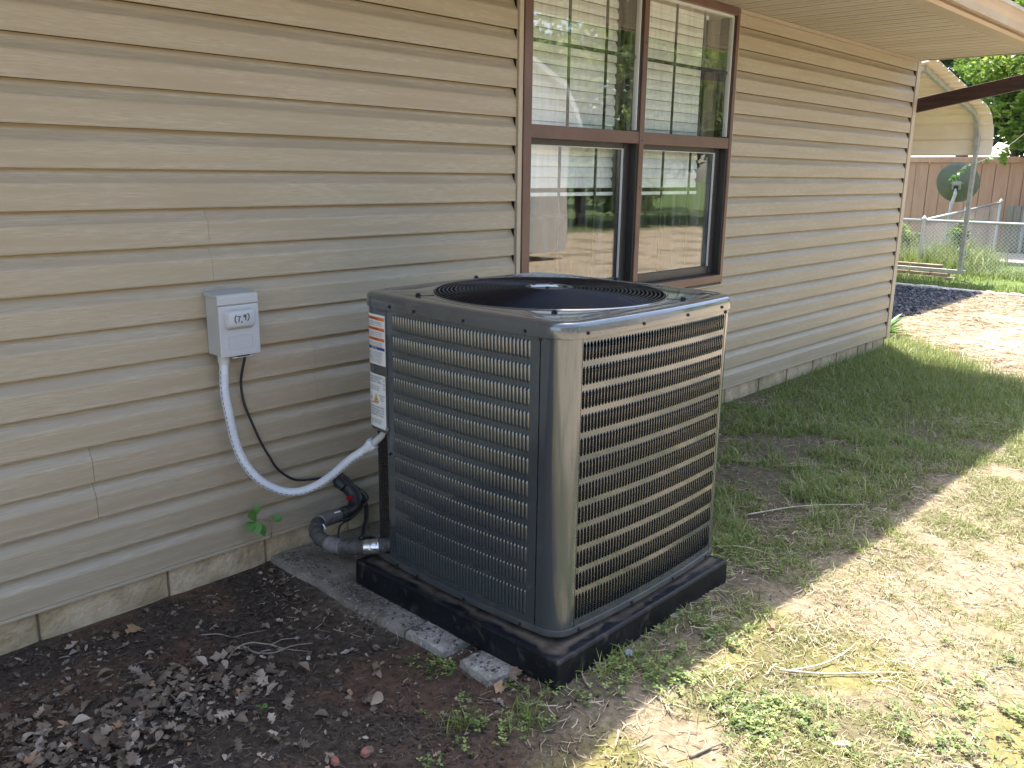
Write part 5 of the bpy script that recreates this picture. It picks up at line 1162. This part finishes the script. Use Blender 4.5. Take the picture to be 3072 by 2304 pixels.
for sx2 in (-1, 1):
    MB().tube([ctr-ax_*.08+sx_*sx2*.03, ctr-ax_*.075+sx_*sx2*.11+sy_*.02], .007, 6).build('bolt', 'galvanized', sdh)
# bin, concrete pad, steps
tb = tag(empty('wheeled_bin', (20.2, .95, 0)), 'dark blue bin standing by the red fence post', 'bin')
mb = MB(); mb.prism([(-.24, 0), (.24, 0), (.29, .86), (-.29, .86)], 20.0, 20.5, lambda t, p: (t, .86+p[0], p[1]+.04)); mb.build('body', 'bin_plastic', tb, bevel=.02, fixn=True)
MB().box(19.97, 20.52, .55, 1.17, .90, .95).build('lid', 'bin_plastic', tb, bevel=.012)
for yy in (.66, 1.06): MB().cyl((19.98, yy-.03, .09), (19.98, yy+.03, .09), .085, 18).build('wheel', 'screw_black', tb, smooth=True, auto=40)
tag(MB().prism([(17.6, 2.12), (19.7, 2.2), (20.2, -3), (17.4, -3)], .0, .07, lambda t, p: (p[0], p[1], t)).build('concrete_pad', 'concrete_light', None, fixn=True, bevel=.01), 'pale flat concrete pad in front of the red fence', 'slab')
for x_, y_, a in ((8.9, .40, .3),):
    pl = tag(empty('strap_leaf_plant', (8.9, .45, 0)), 'strap leaved plant peeping out behind the house corner', 'plant')
    for i in range(9):
        a_ = random.uniform(-2.2, .2); L_ = random.uniform(.2, .38); put_leaf((8.55, .22, .02), (math.cos(a_), math.sin(a_), random.uniform(.1, .8)), random.uniform(-.3, .3), L_, .022, pl, 'clover' if False else 'sprout')

# ---- trees
def crown_mesh(blobs, n, size, seed, zmin=-9):
    r_ = np.random.default_rng(seed); B = np.array(blobs, float); wts = B[:, 3]**2; wts /= wts.sum(); idx = r_.choice(len(B), n, p=wts)
    d = r_.normal(size=(n, 3)); d /= np.linalg.norm(d, axis=1)[:, None]; rad = B[idx, 3]*(r_.random(n)**.45)
    c = B[idx, :3]+d*rad[:, None]*np.array([1, 1, .75]); 
    # gather leaves in little sprays
    q = np.floor(c/.42); hsh = np.sin(q[:, 0]*12.9+q[:, 1]*78.2+q[:, 2]*37.7+seed)*43758.5; hsh = hsh-np.floor(hsh); k = hsh > .46; c = c[k]; hsh = hsh[k]; n = len(c)
    a = r_.normal(size=(n, 3)); a[:, 2] *= .6; a /= np.linalg.norm(a, axis=1)[:, None]; b = np.cross(a, r_.normal(size=(n, 3))); b /= np.linalg.norm(b, axis=1)[:, None]
    s_ = size*r_.uniform(.6, 1.3, n)[:, None]; nz = np.cross(a, b)*s_*.12
    V = np.stack([c-a*s_, c-b*s_*.45+nz, c+a*s_, c+b*s_*.45+nz], 1).reshape(-1, 3); F_ = np.arange(n*4).reshape(-1, 4)
    return V, F_, np.repeat(np.clip(hsh*.7+r_.random(n)*.4-.1, 0, 1), 4)
def tree(name, lab, base, hgt, spread, nleaf, size, m, seed, blobs=None, trunk_r=.16, cat_='tree'):
    r_ = random.Random(seed); t = tag(empty(name, base), lab, cat_, 'trees beyond the yard'); bx, by, bz = base; mb = MB()
    top = Vector((bx+r_.uniform(-.3, .3), by+r_.uniform(-.3, .3), hgt*.62)); tp = spline([base, (bx+r_.uniform(-.15, .15), by, hgt*.25), tuple(top)], 6); mb.tube(tp, [trunk_r*(1-.55*i/len(tp)) for i in range(len(tp))], 9)
    if blobs is None:
        blobs = []
        for i in range(13):
            a = r_.uniform(0, 2*PI); rr = spread*r_.uniform(.15, .85); z = hgt*r_.uniform(.42, .95); blobs.append((bx+rr*math.cos(a), by+rr*math.sin(a), z, spread*r_.uniform(.28, .5)))
    for b in blobs[:12]:
        s_ = tp[int(len(tp)*r_.uniform(.45, .95))]; e = Vector(b[:3]); md = (s_+e)/2+Vector((r_.uniform(-.2, .2), r_.uniform(-.2, .2), r_.uniform(0, .3))); q = spline([s_, md, e], 5); mb.tube(q, [trunk_r*.38*(1-.85*i/len(q)) for i in range(len(q))], 6)
    mb.build('trunk', 'bark', t, smooth=True); V, F_, vv = crown_mesh(blobs, nleaf, size, seed); npmesh('crown', V, F_, m, t, v=vv); return t
tree('garden_tree', 'bright green leafy tree hanging over the red fence at the right', (21.6, 1.6, 0), 6.2, 2.6, 42000, .075, 'tree_leaf', 5,
     blobs=[(19.4, 2.15, 2.35, .42), (19.5, 2.3, 3.0, .55), (19.3, 1.9, 1.95, .35), (19.6, 2.7, 2.7, .32), (19.8, 1.6, 2.6, .7), (19.7, 2.5, 3.6, .7), (19.6, 1.4, 3.4, .9), (20.2, 3.1, 3.9, .55), (20.4, 1.0, 4.6, 1.1), (19.9, .3, 3.2, 1.0), (20.6, 2.4, 4.9, 1.0), (19.9, -.8, 2.9, 1.0), (21.2, 1.4, 5.6, 1.1), (20.0, 2.0, 2.6, .6), (19.7, 2.0, 3.3, .5)])
tree('shade_tree', 'dark green shade tree behind the carport', (27.5, 5.4, 0), 9, 3.2, 20000, .12, 'tree_leaf_dark', 8, trunk_r=.22)
tree('shade_tree', 'dark tree standing right of the others behind the bright garden tree', (30, -.5, 0), 10, 4.0, 22000, .14, 'tree_leaf_dark', 9, trunk_r=.25)
tree('shade_tree', 'tallest dark tree farthest behind the red fence', (34, 3.0, 0), 12, 4.5, 20000, .16, 'tree_leaf', 10, trunk_r=.25)
for i, (x_, y_, h_, s_) in enumerate(((30, 12, 10, 4), (33, -9, 11, 5), (25.5, 3.6, 6, 2.4), (29, 2.2, 8, 3))):
    tree('shade_tree', ['tree hidden mostly behind the house and carport', 'tree beyond the right edge of the yard', 'lower dark tree just behind the red fence', 'middle dark tree between the garden tree and the tallest tree'][i], (x_, y_, 0), h_, s_, 9000, .18, 'tree_leaf_dark', 20+i)
# hanging sprigs in front of the dish
spg = tag(empty('hanging_branch', (17.0, 1.9, 2.0)), 'thin hanging twig with yellow green leaves in front of the satellite dish', 'branch')
tw = spline([(19.1, 1.5, 2.7), (18.0, 1.75, 2.15), (17.3, 1.95, 1.86), (17.0, 2.2, 1.72), (16.95, 2.33, 1.52)], 8); MB().tube(tw, .006, 5).build('twig', 'twig', spg)
rr2 = random.Random(4)
for i in range(34):
    p = tw[min(len(tw)-1, int(len(tw)*rr2.uniform(.35, 1.0)))]; put_leaf(tuple(p), (rr2.uniform(-1, 1), rr2.uniform(-1, 1), rr2.uniform(-1.2, .1)), rr2.uniform(-1, 1), rr2.uniform(.06, .11), .026, spg, 'sprout')
# shrubs at the fence
def shrub(lab, x, y, blobs, n, size, m, seed):
    t = tag(empty('shrub', (x, y, 0)), lab, 'shrub'); V, F_, vv = crown_mesh([(x+a, y+b, c, r) for a, b, c, r in blobs], n, size, seed); npmesh('foliage', V, F_, m, t, v=vv)
    mb = MB()
    for a, b, c, r in blobs: mb.tube(spline([(x, y, 0), (x+a*.6, y+b*.6, c*.5), (x+a, y+b, c)], 4), .012, 5)
    mb.build('stem', 'bark', t)
shrub('bright yellow green shrub left of the chain link corner post', 16.0, 2.75, [(0, 0, .35, .28), (.1, .12, .6, .2), (-.1, -.15, .5, .2), (0, .2, .25, .3)], 1800, .045, 'tree_leaf', 31)
shrub('upright leafy shrub growing behind the chain link beside the carport leg', 16.2, 1.88, [(0, 0, .3, .22), (0, .02, .6, .18), (.05, -.03, .85, .14), (0, .1, .15, .25)], 1800, .040, 'tree_leaf', 32)

# ================================================================ what the windows and the glossy paint mirror: the rest of the yard
sh = tag(empty('garden_shed', (11, -8.5, 0)), 'pale barn roofed shed across the yard', 'shed')
mb = MB(); pf = [(-1.6, .15), (1.6, .15), (1.6, 2.2), (1.15, 2.95), (0, 3.4), (-1.15, 2.95), (-1.6, 2.2)]
mb.prism(pf, -10.6, -7.2, lambda t, p: (10.6+p[0], t, p[1])); mb.build('shed_body', 'shed_panel', sh, fixn=True)
mb = MB(); ro = [(1.72, 2.12), (1.22, 3.03), (0, 3.5), (-1.22, 3.03), (-1.72, 2.12)]; ri = [(x*.96, z-.07) for x, z in ro[::-1]]; mb.prism(ro+ri, -10.8, -7.05, lambda t, p: (10.6+p[0], t, p[1])); mb.build('shed_roof', 'frame_white', sh, fixn=True)
MB().box(9.9, 11.3, -7.2, -7.16, .2, 2.1).build('shed_door', 'frame_white', sh, bevel=.01)
nh = tag(empty('neighbour_house', (-4, -13, 0)), 'cream neighbouring house across the side yard', 'house')
MB().box(-12, 3.2, -14, -9.6, 0, 2.7).build('house_wall', 'house_cream', nh)
MB().prism([(-14.4, 2.65), (-9.2, 2.65), (-11.8, 4.3)], -12.4, 3.6, lambda t, p: (t, p[0], p[1])).build('house_roof', 'shingle', nh, fixn=True)
for xx in (-7, -2.5, 1.0):
    f_ = MB().box(xx-.6, xx+.6, -9.6, -9.56, .9, 2.2).build('house_window', 'frame_white', nh); MB().box(xx-.54, xx+.54, -9.559, -9.555, .96, 2.14).build('pane', 'interior_dark', f_)
YT = [('leafy tree beside the pale shed', 15.5, -13.5, 6.5, 2.8), ('tree behind the pale shed', 21, -14, 8, 3.6), ('tree at the far side of the yard', 27, -13, 9, 4), ('tree behind the cream house', 6.5, -20, 10, 4.2), ('tall tree beyond the shed', 13, -22, 11, 4.5), ('distant tree past the yard', 33, -20, 12, 5), ('farthest tree past the yard', 24, -27, 12, 5), ('broad tree at the yard corner', 18, -19, 9, 4.2), ('round tree right of the yard corner', 30, -9, 8, 3.4)]
for i, (lb, x_, y_, h_, s_) in enumerate(YT):
    bl_ = []; r_ = random.Random(i)
    for k in range(16): a = r_.uniform(0, 2*PI); rr = s_*r_.uniform(.1, .8); bl_.append((x_+rr*math.cos(a), y_+rr*math.sin(a), h_*r_.uniform(.12, .72), s_*r_.uniform(.28, .45)))
    tree('yard_tree', lb, (x_, y_, 0), h_*.8, s_, 15000, .17, 'tree_leaf', 40+i, blobs=bl_)
